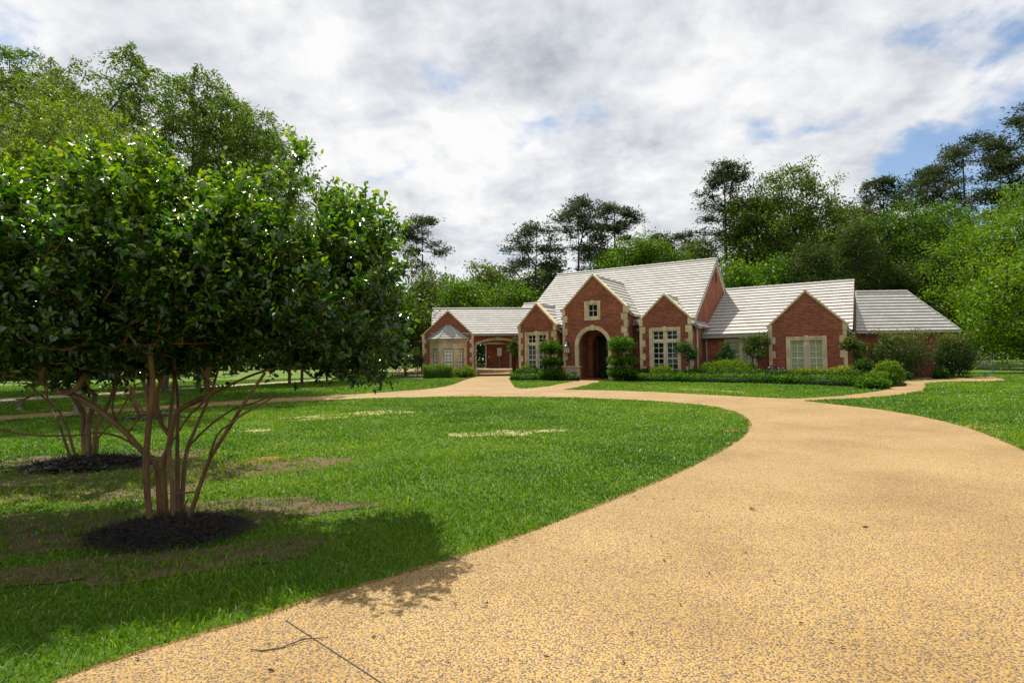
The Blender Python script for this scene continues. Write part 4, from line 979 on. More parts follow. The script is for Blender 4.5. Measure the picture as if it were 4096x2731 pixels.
# --- crape myrtles close to the camera
def myrtle(name, label, stems, lobes, ntar, seed, leaf=0.05, rtip=0.0045, rmax=0.06, shoots=4, per=9, zmin=None, expo=0.42, group=None, extra=None, smin=.020, zmax=None):
    g = np.random.default_rng(seed)
    vol = np.array([r[0] * r[1] * r[2] for c, r in lobes]); vol = vol / vol.sum()
    Tg = np.concatenate([ell_points(int(ntar * f), c, r, g, .5) for f, (c, r) in zip(vol, lobes)])
    cc = np.array(lobes[0][0]); dd = Tg - cc; Tg = cc + dd * (1 + .13 * np.sin(Tg[:, :1] * 3.7 + Tg[:, 2:] * 2.1 + seed) * np.sin(Tg[:, 1:2] * 3.1 + 1.3) + .05 * g.normal(size=(len(Tg), 1)))
    hi_ = Tg[Tg[:, 2] > np.quantile(Tg[:, 2], .72)]; hi_ = hi_[g.random(len(hi_)) < .22]
    for q_ in (.14, .28): hi_ = hi_[g.random(len(hi_)) < .75]; Tg = np.concatenate([Tg, hi_ + np.array([0, 0, q_]) + g.normal(size=hi_.shape) * .04])
    # long upright shoots that break the outline
    n_ = int(ntar * .035); cand = Tg[Tg[:, 2] > np.quantile(Tg[:, 2], .80)]; cand = cand[g.integers(0, len(cand), n_)]; dr = unit(np.array([0, 0, 1.0]) + (cand - cc) * [.28, .1, 0] + g.normal(size=cand.shape) * .18); Ls_ = .2 + .38 * g.random(n_)
    for q_ in (.35, .6, .8, 1.0): Tg = np.concatenate([Tg, cand + dr * (Ls_ * q_)[:, None]])
    if zmin is not None: Tg = Tg[Tg[:, 2] > zmin(Tg[:, 0], Tg[:, 1], g)]

    if zmax is not None: Tg = Tg[Tg[:, 2] < zmax(Tg, g)]
    Tg = Tg[Tg[:, 0] < -0.190 * Tg[:, 1] - .08 * g.random(len(Tg))]
    if extra is not None: Tg = np.concatenate([Tg, extra])
    N, par, tips = skeleton(stems, Tg, g, .22, .10, .12)
    base = stems[0][0]; root = empty(name, (base[0], base[1], base[2]), label, 'tree', group)
    V, Fq = limbs(N, par, tips, rtip, expo, rmax, stems, smin); link_mesh('trunk', V, Fq, MT['bark'], root, smooth=True)
    tips = np.array(tips); P0 = N[tips]; D0 = unit(P0 - N[par[tips]])
    Ps = []; Ds = []; Ns = []; Ls = []; R = []
    cz = np.mean([c[2] for c, r in lobes])
    for s in range(shoots):
        sd = unit(D0 * .8 + g.normal(size=D0.shape) * .55 + np.array([0, 0, .35])); L = (.16 + .16 * g.random(len(P0)))
        for q in range(per):
            f = (q + .3 + g.random(len(P0)) * .4) / per
            p = P0 + sd * (L * f)[:, None] - D0 * .05
            side = unit(np.cross(sd, g.normal(size=sd.shape))); d = unit(sd * .55 + side * .8 + np.array([0, 0, .10]))
            Ps.append(p); Ds.append(d); nn = unit(np.array([0, 0, 1.0]) + g.normal(size=d.shape) * .6); Ns.append(nn)
            Ls.append(leaf * (.65 + .6 * g.random(len(P0))) * (1.0 - .25 * f))
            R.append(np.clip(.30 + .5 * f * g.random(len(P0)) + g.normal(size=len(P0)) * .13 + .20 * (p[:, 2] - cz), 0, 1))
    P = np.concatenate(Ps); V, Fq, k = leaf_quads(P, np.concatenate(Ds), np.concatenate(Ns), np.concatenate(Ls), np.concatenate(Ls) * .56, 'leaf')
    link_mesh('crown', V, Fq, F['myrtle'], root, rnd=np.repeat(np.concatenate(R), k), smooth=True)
    return root, P0, D0
ST_A = [[(-3.4, 5.45, -0.44), (-3.41, 5.4, -0.11), (-3.4, 5.35, 0.23), (-3.35, 5.3, 0.55), (-3.28, 5.25, 0.96), (-3.28, 5.2, 1.28)],
[(-3.51, 5.75, -0.4), (-3.48, 5.67, -0.0), (-3.46, 5.59, 0.2), (-3.56, 5.51, 0.36), (-3.69, 5.44, 0.56), (-3.95, 5.36, 0.81), (-4.22, 5.28, 0.97), (-4.53, 5.2, 1.07)],
[(-3.24, 5.5, -0.38), (-3.30, 5.60, -0.0), (-3.42, 5.75, 0.25), (-3.5, 5.9, 0.65), (-3.58, 6.1, 1.01), (-3.73, 6.3, 1.36)],
[(-3.33, 5.75, -0.37), (-3.46, 5.95, 0.27), (-3.66, 6.3, 0.81), (-3.97, 6.7, 1.31)],
[(-3.33, 5.8, -0.35), (-3.37, 5.95, 0.21), (-3.36, 6.1, 0.46), (-3.28, 6.25, 0.82), (-3.24, 6.4, 1.2)],
[(-3.12, 5.5, -0.40), (-2.96, 5.4, -0.08), (-2.79, 5.3, 0.27), (-2.57, 5.2, 0.56), (-2.36, 5.1, 0.83), (-2.15, 5.0, 1.07)],
[(-3.54, 5.9, -0.38), (-3.54, 5.85, 0.14), (-3.46, 5.8, 0.32), (-3.35, 5.75, 0.67), (-3.08, 5.7, 0.81), (-2.62, 5.65, 1.02), (-2.25, 5.6, 1.13)],
[(-3.52, 5.6, 0.30), (-3.7, 5.5, 0.48), (-3.84, 5.35, 0.55), (-3.94, 5.2, 0.54), (-4.18, 5.05, 0.56), (-4.35, 4.9, 0.62)]]
ST_A += [
[(-2.85, 5.4, 0.3), (-2.76, 5.28, 0.41), (-2.63, 5.15, 0.56), (-2.47, 5.03, 0.64), (-2.27, 4.9, 0.74)],
[(-3.17, 5.7, 0.36), (-3.01, 5.58, 0.48), (-2.81, 5.46, 0.62), (-2.57, 5.34, 0.75), (-2.36, 5.22, 0.8), (-2.12, 5.1, 0.87)],
[(-3.59, 5.8, 0.34), (-3.4, 5.7, 0.52), (-3.19, 5.6, 0.7), (-3.0, 5.5, 0.79), (-2.78, 5.4, 0.93)],
[(-3.5, 5.7, 0.44), (-3.59, 5.75, 0.57), (-3.64, 5.8, 0.8), (-3.59, 5.85, 1.02), (-3.47, 5.9, 1.2)],
[(-2.58, 5.2, 0.62), (-2.44, 5.1, 0.72), (-2.24, 5.0, 0.79), (-2.0, 4.9, 0.89)],
[(-3.67, 5.4, 0.58), (-3.8, 5.47, 0.75), (-3.81, 5.53, 0.95), (-3.89, 5.6, 1.15)],
[(-3.88, 5.4, 0.76), (-4.02, 5.3, 0.88), (-4.23, 5.2, 0.92), (-4.35, 5.1, 0.85), (-4.42, 5.0, 0.79)],
[(-3.65, 5.5, 0.5), (-3.49, 5.4, 0.67), (-3.49, 5.3, 0.84), (-3.39, 5.2, 1.1)],
[(-3.28, 5.75, -0.13), (-3.14, 5.7, -0.1)],
[(-3.28, 5.75, -0.3), (-3.2, 5.7, -0.16)]]
def dense_stem(P, k=4):
    P = [np.array(p, float) for p in P]; Q = [2 * P[0] - P[1]] + P + [2 * P[-1] - P[-2]]; out = []
    for i in range(1, len(Q) - 2):
        for j in range(k):
            t = j / k; a, b, c, d = Q[i - 1:i + 3]
            out.append(tuple(.5 * ((2 * b) + (c - a) * t + (2 * a - 5 * b + 4 * c - d) * t * t + (3 * b - a - 3 * c + d) * t ** 3)))
    return out + [tuple(P[-1])]
def snap_stems(S, nmain):
    S = [dense_stem(p) for p in S]; main = np.array([q for p in S[:nmain] for q in p])
    for p in S[nmain - 1:]:
        allp = np.array([q for r in S[:nmain - 1] for q in r]); d = np.linalg.norm((allp - np.array(p[0])) * [1, .5, 1], axis=1); t = allp[int(np.argmin(d))]; off = t - np.array(p[0]); n = len(p)
        for i in range(n): p[i] = tuple(np.array(p[i]) + off * (1 - i / (n - 1)))
    return S
ST_A = snap_stems(ST_A, 8)
def zminA(x, y, g): return .90 + .12 * np.sin(x * 3.1) + g.random(len(x)) * .22 - .14 * np.clip((x + 1.9) / .8, 0, 1)
def zmaxA(P, g):
    k = P[:, 1] / 5.6; xs = P[:, 0] / k
    h = np.interp(xs, [-6, -5, -4.16, -3.3, -2.9, -2.56, -2.25, -1.98, -1.80, -1.40, -1.15, -.85], [3.2, 3.2, 3.32, 3.2, 3.1, 2.92, 2.7, 2.32, 2.66, 2.62, 2.3, 1.85])
    return 1.15 + (h - 1.15) * k + .22 * (g.random(len(P)) ** 3) - .06
ex = np.array([(-2.06, 5.5, 3.22), (-2.12, 5.5, 3.0), (-2.25, 5.5, 2.85), (-1.75, 5.6, 2.72), (-1.8, 5.6, 2.55), (-2.0, 5.4, 3.1), (-1.3, 5.4, 2.55), (-1.15, 5.5, 2.35), (-1.45, 5.2, 1.0), (-1.35, 5.25, 1.1), (-1.6, 5.2, 1.05), (-2.03, 5.5, 3.1), (-2.1, 5.45, 2.75), (-2.15, 5.5, 2.6), (-2.0, 5.6, 2.9), (-2.2, 5.5, 2.95), (-1.7, 5.5, 2.62), (-1.62, 5.5, 2.45), (-1.5, 5.5, 2.4)])
A_root, A_tips, A_dirs = myrtle('crape_myrtle', 'large multi-stemmed crape myrtle with glossy leaves, nearest the camera', ST_A,
    [((-3.75, 5.7, 1.88), (1.65, 1.35, .92)), ((-1.72, 5.7, 1.76), (.86, 1.0, .92)), ((-5.2, 5.9, 1.85), (1.3, 1.4, .85)), ((-2.75, 5.6, 1.95), (.75, .9, .70))], 3000, 11, zmin=zminA, zmax=zmaxA, extra=ex, leaf=0.076, rtip=.0028, rmax=.029, expo=.38, shoots=5, per=8)
ST_B = [[(-7.02, 9.2, -0.38), (-7.2, 9.2, 0.13), (-7.67, 9.53, 0.53), (-7.9, 9.7, 0.91)],
[(-6.94, 9.2, -0.38), (-7.09, 9.2, 0.13), (-7.4, 9.4, 0.44), (-7.6, 9.0, 0.9)],
[(-6.8, 9.2, -0.38), (-6.83, 9.2, -0.01), (-7.0, 9.4, 0.38), (-6.9, 8.9, 0.9)],
[(-6.75, 9.2, -0.38), (-6.78, 9.2, 0.13), (-6.9, 9.53, 0.67)],
[(-6.69, 9.2, -0.38), (-6.65, 9.2, 0.13), (-6.6, 9.4, 0.52), (-6.15, 9.0, 0.96)],
[(-6.65, 9.2, -0.38), (-6.61, 9.2, 0.01), (-6.45, 9.4, 0.32), (-5.89, 9.0, 0.85)]]
myrtle('crape_myrtle', 'shaded crape myrtle with dark stems, behind and left of the nearest one', ST_B, [((-7.1, 9.3, 2.1), (1.9, 1.6, 1.35)), ((-5.6, 9.4, 1.8), (1.2, 1.2, .9))], 800, 12, leaf=.075, shoots=4, per=7, rtip=.004, rmax=.05, zmin=lambda x, y, g: .75 + g.random(len(x)) * .3)
def offs(S, d): return [[(p[0] + d[0], p[1] + d[1], p[2] + d[2]) for p in s] for s in S]
myrtle('crape_myrtle', 'crape myrtle on the third mulch ring, mostly hidden beyond the nearest one', offs(ST_B, (-3.1, 6.5, .1)), [((-9.7, 15.8, 2.6), (1.9, 1.6, 1.5))], 420, 13, leaf=.09, shoots=3, per=6, rtip=.007)
def seedpods():
    g = np.random.default_rng(5); k = np.argsort(-A_tips[:, 2])[:130]; P = A_tips[k[g.random(len(k)) < .75]]
    V = []; Fq = []; rt = np.array(wloc(A_root))
    mb = MB()
    for p in P:
        for _ in range(3):
            c = p + unit(g.normal(size=3)) * .05 + np.array([0, 0, .14]); mb.tube([tuple(p), tuple(c)], .0013, 3); mb.tube([tuple(c - (0, 0, .006)), tuple(c), tuple(c + (0, 0, .006))], [.004, .0075, .003], 5)
    tag(mb.build('seed_pods', MT['bark'], A_root), kind='stuff')
seedpods()

# --- feathery drooping trees at far left
def feather(name, label, base, lobes, nt, mat, seed, leaf=.13, hang=14, wid=.026, bark='darkbark'):
    g = np.random.default_rng(seed); vol = np.array([r[0] * r[1] * r[2] for c, r in lobes]); vol = vol / vol.sum()
    Tg = np.concatenate([ell_points(int(nt * f), c, r, g, .55) for f, (c, r) in zip(vol, lobes)])
    zb = float(T(base[1])); h = max(c[2] for c, r in lobes)
    stems = [[(base[0], base[1], zb), (base[0] + .1, base[1], zb + h * .25), (base[0] - .1, base[1] + .1, zb + h * .5), (base[0] + .2, base[1], zb + h * .75)]]
    N, par, tips = skeleton(stems, Tg, g, 1.0, .12, -.15)
    root = empty(name, (base[0], base[1], zb), label, 'tree')
    V, Fq = limbs(N, par, tips, .010, .45, .14); link_mesh('trunk', V, Fq, MT[bark], root, smooth=True)
    tips = np.array(tips); P0 = N[tips]; D0 = unit(P0 - N[par[tips]]); Ps = []; Ds = []; R = []
    for s in range(6):
        out = unit(D0 * [1, 1, .3] + g.normal(size=D0.shape) * .6); L = .6 + 1.0 * g.random(len(P0)); tone = g.random(len(P0))
        for q in range(hang):
            f = (q + g.random(len(P0))) / hang
            p = P0 + out * (L * f * .8)[:, None] + np.array([0, 0, 1.0]) * ((.25 * f - 1.0 * f * f) * L)[:, None] + g.normal(size=P0.shape) * .05
            d = unit(out * .6 + np.array([0, 0, -.6]) + g.normal(size=D0.shape) * .6)
            Ps.append(p); Ds.append(d); R.append(np.clip(tone * .6 + g.random(len(P0)) * .4, 0, 1))
    P = np.concatenate(Ps); D = np.concatenate(Ds); g2 = rand_dirs(len(P), g)
    V, Fq, k = leaf_quads(P, D, g2, leaf * (.7 + .6 * g.random(len(P))), wid * (.8 + .6 * g.random(len(P))))
    link_mesh('crown', V, Fq, F[mat], root, rnd=np.concatenate(R))
feather('feathery_tree', 'tall dark green feathery tree with drooping twigs, top left behind the crape myrtles', (-14.5, 24), [((-15.2, 24, 9.6), (4.9, 4.0, 4.5)), ((-11.4, 24, 8.9), (3.1, 3.4, 3.4)), ((-10.5, 23.5, 6.2), (1.9, 2.5, 3.0)), ((-20.5, 24, 9.5), (3.8, 4, 4.8))], 1150, 'willow2', 31, leaf=.17, wid=.048, hang=24)
feather('feathery_tree', 'paler yellow-green feathery tree rounded in front of the taller dark one', (-12.7, 16.9), [((-14.3, 17.3, 6.5), (3.4, 2.6, 3.2)), ((-17.0, 17.8, 6.2), (2.5, 2.5, 3.0))], 620, 'willow', 32, leaf=.12, wid=.034, hang=26, bark='palebark')

# --- woodland trees
def needle_tufts(P, g, size, per):
    n = len(P); D = rand_dirs(n * per, g); D[:, 2] = np.abs(D[:, 2]) * .8 - .15; C = np.repeat(P, per, 0) + g.normal(size=(n * per, 3)) * size * .35
    return C, unit(D)
def tree(kind, label, X, Y, ztop, zbot, r, seed, group=None, name=None, rmax=.28):
    g = np.random.default_rng(seed); zb = float(T(Y)); rz = (ztop - zbot) / 2; zc = (ztop + zbot) / 2
    nm = name or {'p': 'tall_pine', 'y': 'young_pine', 'd': 'broadleaf_tree', 'o': 'oak_tree', 'b': 'broadleaf_tree', 'B': 'lime_green_tree'}[kind]
    root = empty(nm, (X, Y, zb), label, 'tree', group)
    lean = g.normal() * .25
    if kind == 'p':
        nc = int(14 + r * rz * 2.5); hh = g.random(nc) ** .8; ang = g.random(nc) * 6.28
        prof = np.sqrt(np.clip(1 - (hh * 1.9 - .75) ** 2 / 1.45, .05, 1)) * (.45 + .75 * g.random(nc))
        Tg = np.column_stack([X + r * prof * np.cos(ang), Y + r * prof * np.sin(ang), zbot + (ztop - zbot) * (.02 + .95 * hh)])
        stems = [[(X - lean, Y, zb), (X - lean * .6, Y, zb + (ztop - zb) * .4), (X, Y, zb + (ztop - zb) * .7), (X + lean * .3, Y, ztop - .4)]]
        N, par, tips = skeleton(stems, Tg, g, 1.0, .10, -.08)
        V, Fq = limbs(N, par, tips, .035, .42, .24, ztop=ztop)
        per = 66; C = np.repeat(Tg, per, 0) + g.normal(size=(len(Tg) * per, 3)) * np.array([.46, .46, .20]) * min(1.25, r / 2.4)
        tone = np.repeat(g.random(len(Tg)), per)
        P, D = needle_tufts(C, g, .25, 3); R = np.repeat(np.clip(tone * .5 + g.random(len(C)) * .5, 0, 1), 3)
        Lw = (.34, .11)
    elif kind == 'y':
        nc = int(40 + r * rz * 9); hh = g.random(nc); ang = g.random(nc) * 6.28; prof = (1.05 - hh) ** .6 * (.35 + .7 * np.sqrt(g.random(nc)))
        Tg = np.column_stack([X + r * prof * np.cos(ang), Y + r * prof * np.sin(ang), zbot + (ztop - zbot) * hh])
        stems = [[(X, Y, zb), (X, Y, zb + (ztop - zb) * .4), (X, Y, zb + (ztop - zb) * .75), (X, Y, ztop - .3)]]
        N, par, tips = skeleton(stems, Tg, g, 1.0, .08, -.10); V, Fq = limbs(N, par, tips, .02, .45, .2, ztop=ztop)
        per = 50; C = np.repeat(Tg, per, 0) + g.normal(size=(len(Tg) * per, 3)) * np.array([.42, .42, .42]); tone = np.repeat(g.random(len(Tg)), per)
        P, D = needle_tufts(C, g, .2, 2); R = np.repeat(np.clip(tone * .5 + g.random(len(C)) * .5, 0, 1), 2); Lw = (.30, .07)
    else:
        # leafy masses at the ends of limbs, with gaps between them
        nt_ = int(60 + 13 * r * rz); u = rand_dirs(nt_, g); ph = g.random(4) * 6
        lump = 1 + .20 * np.sin(u[:, 0] * 4 + ph[0]) * np.sin(u[:, 2] * 5 + ph[1]) + .16 * np.sin(u[:, 1] * 7 + u[:, 2] * 6 + ph[2])
        q = (.12 + .88 * g.random(nt_)) ** .5 * lump
        Tg = np.array([X, Y, zc]) + u * q[:, None] * np.array([r, r, rz])
        Tg[:, 2] = np.minimum(Tg[:, 2], ztop - .2 * g.random(nt_)); Tg = Tg[Tg[:, 2] > zb + .5]
        stems = [[(X - lean, Y, zb), (X - lean * .5, Y, zb + (zc - zb) * .5), (X, Y, zc), (X + lean, Y, zc + rz * .4)]]
        N, par, tips = skeleton(stems, Tg, g, .9, .10, .05); V, Fq = limbs(N, par, tips, .022 if rmax > .2 else .012, .5 if rmax > .2 else .4, rmax, ztop=ztop)
        per = int({'B': 95}.get(kind, 52)); C = np.repeat(Tg, per, 0) + g.normal(size=(len(Tg) * per, 3)) * np.array([.42, .42, .30]) * (1.0 if kind == 'B' else 1.1); tone = np.repeat(g.random(len(Tg)), per)
        P = C; D = rand_dirs(len(P), g); R = np.clip(tone * .45 + g.random(len(C)) * .55, 0, 1)
        s = {'B': .17}.get(kind, .23); Lw = (s, s * .72)
    link_mesh('trunk', V, Fq, MT['darkbark'], root, smooth=True)
    Nn = unit(rand_dirs(len(P), g) + np.array([0, 0, .5]))
    V, Fq, k = leaf_quads(P, D, Nn, Lw[0] * (.7 + .6 * g.random(len(P))), Lw[1] * (.7 + .6 * g.random(len(P))))
    link_mesh('crown', V, Fq, F[kind], root, rnd=R)
    return root
TREES = [
(-10.8, 70, 18.6, 11.7, 2.6, 'p', 'lone layered pine standing just right of the near crape myrtle crown'),
(-8.4, 54, 8.6, 0.8, 2.2, 'y', 'dark conifer rising left of the bay windowed gable'),
(-11.5, 52, 7.4, 0.8, 2.6, 'y', 'dark conifer half hidden behind the crape myrtle, left of the house'),
(-7.7, 60, 10.5, 2.2, 2.6, 'd', 'mid green tree above the left end of the lowest roof'),
(-4.5, 56, 9.7, 3.7, 2.9, 'b', 'bright green tree above the bay windowed gable'),
(-2.3, 66, 12.6, 5.4, 3.4, 'd', 'darker rounded tree behind the bright one over the carriage arch roof'),
(1.0, 58, 9.2, 3.7, 2.6, 'b', 'bright leafy tree left of the main roof slope'),
(4.3, 68, 12.7, 6.1, 2.8, 'd', 'thin leafed tree behind the left end of the main ridge'),
(2.7, 62, 16.0, 7.9, 2.9, 'p', 'wide spreading pine with forked dark trunk, left of the main roof'),
(7.6, 64, 19.0, 10.9, 2.9, 'p', 'tall shaggy pine above the entrance gable'),
(12.0, 66, 19.4, 12.4, 2.4, 'p', 'slim open pine with a bare trunk, right of the entrance gable'),
(10.7, 60, 12.6, 7.4, 2.7, 'b', 'bright green tree at the foot of the slim open pine'),
(13.9, 60, 14.3, 8.9, 2.4, 'b', 'light green rounded tree over the middle of the main ridge'),
(18.3, 70, 16.2, 11.6, 2.3, 'p', 'flat topped pine over the main ridge, left of the tall columnar pine'),
(22.0, 72, 17.0, 12.2, 2.2, 'p', 'small distant pine just left of the tall columnar pine'),
(16.7, 62, 12.8, 8.6, 2.7, 'd', 'mid green tree behind the main ridge between the small pines'),
(20.9, 64, 13.8, 8.7, 2.6, 'd', 'dark leafy tree behind the right end of the main ridge'),
(22.6, 60, 21.6, 12.2, 2.7, 'p', 'tall columnar pine rising behind the right end of the main roof'),
(25.1, 58, 19.6, 5.2, 3.9, 'd', 'large broadleaf tree beside the columnar pine, left lobe of the pair'),
(30.6, 60, 20.8, 4.6, 4.5, 'd', 'large broadleaf tree with high open crown right of its twin'),
(32.6, 56, 15.5, 4.0, 3.9, 'd', 'rounded mid green tree below and right of the high open crown'),
(19.8, 50, 9.2, 4.1, 2.4, 'b', 'bright low tree above the junction of main roof and wing roof'),
(23.3, 51, 9.8, 4.7, 2.7, 'b', 'bright low tree above the left half of the wing roof'),
(25.5, 48.5, 10.6, 3.5, 2.9, 'y', 'young olive green pine above the middle of the wing roof'),
(30.2, 50, 12.4, 2.9, 3.4, 'y', 'young dark pine above the right end of the wing roof'),
(33.0, 49, 8.6, 1.7, 2.7, 'y', 'young pine above the hipped roof'),
(43.2, 66, 21.6, 15.2, 2.4, 'p', 'small pine against white cloud left of the broad pine'),
(37.8, 64, 17.8, 12.0, 3.3, 'p', 'dark pine in the row below the small cloud-backed pine'),
(37.3, 55, 15.8, 4.0, 3.6, 'o', 'deep green oak above the hipped roof, left of its neighbour'),
(42.0, 56, 16.0, 4.0, 4.2, 'o', 'deep green oak in front of the broad pine, right of its neighbour'),
(49.6, 68, 22.9, 13.6, 3.6, 'p', 'pine filling the left flank of the broad pine'),
(49.4, 62, 24.7, 13.7, 4.8, 'p', 'broad massive pine on the right skyline'),
(52.4, 56, 25.9, 13.5, 3.9, 'p', 'tall layered pine at the right edge of the photo'),
(36.2, 49, 9.4, 1.7, 3.0, 'y', 'shaded pine between hipped roof and lime green tree'),
(36.0, 46, 6.5, .8, 2.5, 'd', 'dark shaded tree right behind the end of the hipped roof'),
(37.6, 41, 13.8, 1.0, 5.9, 'B', 'big lime green tree at the right edge, the brightest and widest'),
(31.0, 34.5, 7.2, .4, 3.1, 'B', 'lower lime green tree in front of the big one at the right edge'),
]
for k, (X, Y, zt, zb_, r, kd, lb) in enumerate(TREES): tree(kd, lb, X, Y, zt, zb_, r, 100 + k)
RT = [(-12.3, 31.6, .16), (-11.35, 31.3, .08), (-11.0, 34.1, .06), (-10.72, 35.6, .09), (-10.6, 41.5, .13), (-11.4, 47.0, .1), (-15.2, 27.5, .14), (-19.0, 30.0, .14), (-24.0, 27.0, .16), (-9.0, 46.5, .12)]
RL = ['thick trunked shade tree on the lawn below the crape myrtle crown', 'slim shade tree just right of the thick trunked one', 'slimmest shade tree in the middle of the row along the far road', 'leaning slim shade tree right of the slimmest one', 'shade tree with dark trunk left of the house, nearest the road end', 'shade tree where the far road ends', 'shade tree seen between the stems of the near crape myrtle', 'shade tree beyond the far road at left', 'shade tree at the far left edge beyond the road', 'shade tree close to the left end of the house']
for k, ((x, y, r), lb) in enumerate(zip(RT, RL)): tree('d', lb, x, y, 7.2 + (k % 3) * .8, 2.0, 2.3 + .3 * (k % 2), 300 + k, rmax=r, group='shade trees along the far road', name='shade_tree')

def woodland():
    g = np.random.default_rng(77); P = []
    for a, b, y, z0, z1 in [(-75, -16, 72, 0, 10), (-16, 6, 84, 0, 12.5), (6, 30, 86, 0, 13.5), (26, 58, 82, 0, 17), (50, 100, 78, 0, 17), (-90, -30, 48, 0, 6.5)]:
        n = int((b - a) * (z1 - z0) * 7); x = a + (b - a) * g.random(n); top = z1 * (.8 + .2 * np.sin(x * .55 + y) + .10 * np.sin(x * 1.7)); P.append(np.column_stack([x, y + g.random(n) * 7, z0 + top * g.random(n) ** .85]))
    C = np.concatenate(P); per = 6; Q = np.repeat(C, per, 0) + g.normal(size=(len(C) * per, 3)) * .6
    V, Fq, k = leaf_quads(Q, rand_dirs(len(Q), g), rand_dirs(len(Q), g), .5 + .3 * g.random(len(Q)), .42)
    R = np.clip(np.repeat(g.random(len(C)), per) * .6 + g.random(len(Q)) * .4, 0, 1)
    tag(link_mesh('woodland', V, Fq, F['wood'], loc=(0, 80, .35), rnd=R), 'distant belt of dark woodland behind the house and lawns', 'woodland', None, 'stuff')
woodland()

# --- shrubs and hedges
def leaf_shell(surf_pts, nrm, g, leaf, jitter=.05):
    n = len(surf_pts); P = surf_pts + nrm * (g.normal(size=(n, 1)) * jitter) + g.normal(size=(n, 3)) * leaf * .3
    D = unit(nrm * .6 + g.normal(size=(n, 3)) * .8 + np.array([0, 0, .35])); N2 = unit(nrm + g.normal(size=(n, 3)) * .7)
    return leaf_quads(P, D, N2, leaf * (.7 + .7 * g.random(n)), leaf * .6 * (.7 + .6 * g.random(n)))
def noise3(p, k, ph): return (np.sin(p[:, 0] * k + ph[0]) + np.sin(p[:, 1] * k * 1.1 + ph[1]) + np.sin(p[:, 2] * k * 1.3 + ph[2])) / 3
def ell_surf(c, r, g, dens, lump=.10, power=2.0, shell=.10):
    A = 4 * math.pi * ((r[0] * r[1]) ** 1.6 / 3 + (r[0] * r[2]) ** 1.6 / 3 + (r[1] * r[2]) ** 1.6 / 3) ** (1 / 1.6); n = int(A * dens)
    u = rand_dirs(n, g)
    if power != 2.0: u = u / (np.sum(np.abs(u) ** power, axis=1, keepdims=True) ** (1 / power))
    ph = g.random(3) * 6; q = 1 + lump * noise3(u * 1.0, 5.0, ph) + lump * .6 * noise3(u, 11.0, ph * 2) - shell * g.random(n) ** 1.5
    return np.array(c) + u * q[:, None] * np.array(r), unit(u / np.array(r))
def core(c, r, k=.80, n=10):
    V = []; Fc = []
    for i in range(n + 1):
        a = math.pi * i / n
        for j in range(n * 2):
            b = math.pi * j / n; V.append((c[0] + k * r[0] * math.sin(a) * math.cos(b), c[1] + k * r[1] * math.sin(a) * math.sin(b), c[2] + k * r[2] * math.cos(a)))
    m = n * 2
    for i in range(n):
        for j in range(m): Fc.append((i * m + j, (i + 1) * m + j, (i + 1) * m + (j + 1) % m, i * m + (j + 1) % m))
    return np.array(V), np.array(Fc)
def shrub(name, label, cat, loc, blobs, mat, seed, leaf=.075, dens=700, power=2.0, lump=.12, trunk=None, coremat=None, group=None, shell=.22):
    """blobs: (dx,dy,zc,rx,ry,rz) relative to the base."""
    g = np.random.default_rng(seed); x, y = loc; z = float(T(y)); VV = []; FF = []; RR = []; b0 = 0
    for (dx, dy, zc, rx, ry, rz) in blobs:
        c = (x + dx, y + dy, z + zc); S, Nn = ell_surf(c, (rx, ry, rz), g, dens, lump, power, shell); kk = S[:, 2] > z + .01; S, Nn = S[kk], Nn[kk]
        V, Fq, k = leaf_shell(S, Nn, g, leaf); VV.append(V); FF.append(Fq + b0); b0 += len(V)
        RR.append(np.clip(.42 + .38 * noise3(S, 13.0, g.random(3) * 6) + g.normal(size=len(S)) * .25 + .15 * (Nn[:, 2]), 0, 1))  # upward-facing leaves get a lighter tone: light from above put into colour
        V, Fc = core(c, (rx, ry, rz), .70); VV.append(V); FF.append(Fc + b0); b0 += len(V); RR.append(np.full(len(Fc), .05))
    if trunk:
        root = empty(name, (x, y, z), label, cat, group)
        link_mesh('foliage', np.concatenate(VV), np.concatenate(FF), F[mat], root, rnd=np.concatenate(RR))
        mb = MB()
        for t in trunk: mb.tube([(x + p[0], y + p[1], z + p[2]) for p in t[0]], t[1], 7)
        mb.build('trunk', MT['greybark'], root)
        return root
    return tag(link_mesh(name, np.concatenate(VV), np.concatenate(FF), F[mat], loc=(x, y, z), rnd=np.concatenate(RR)), label, cat, group)
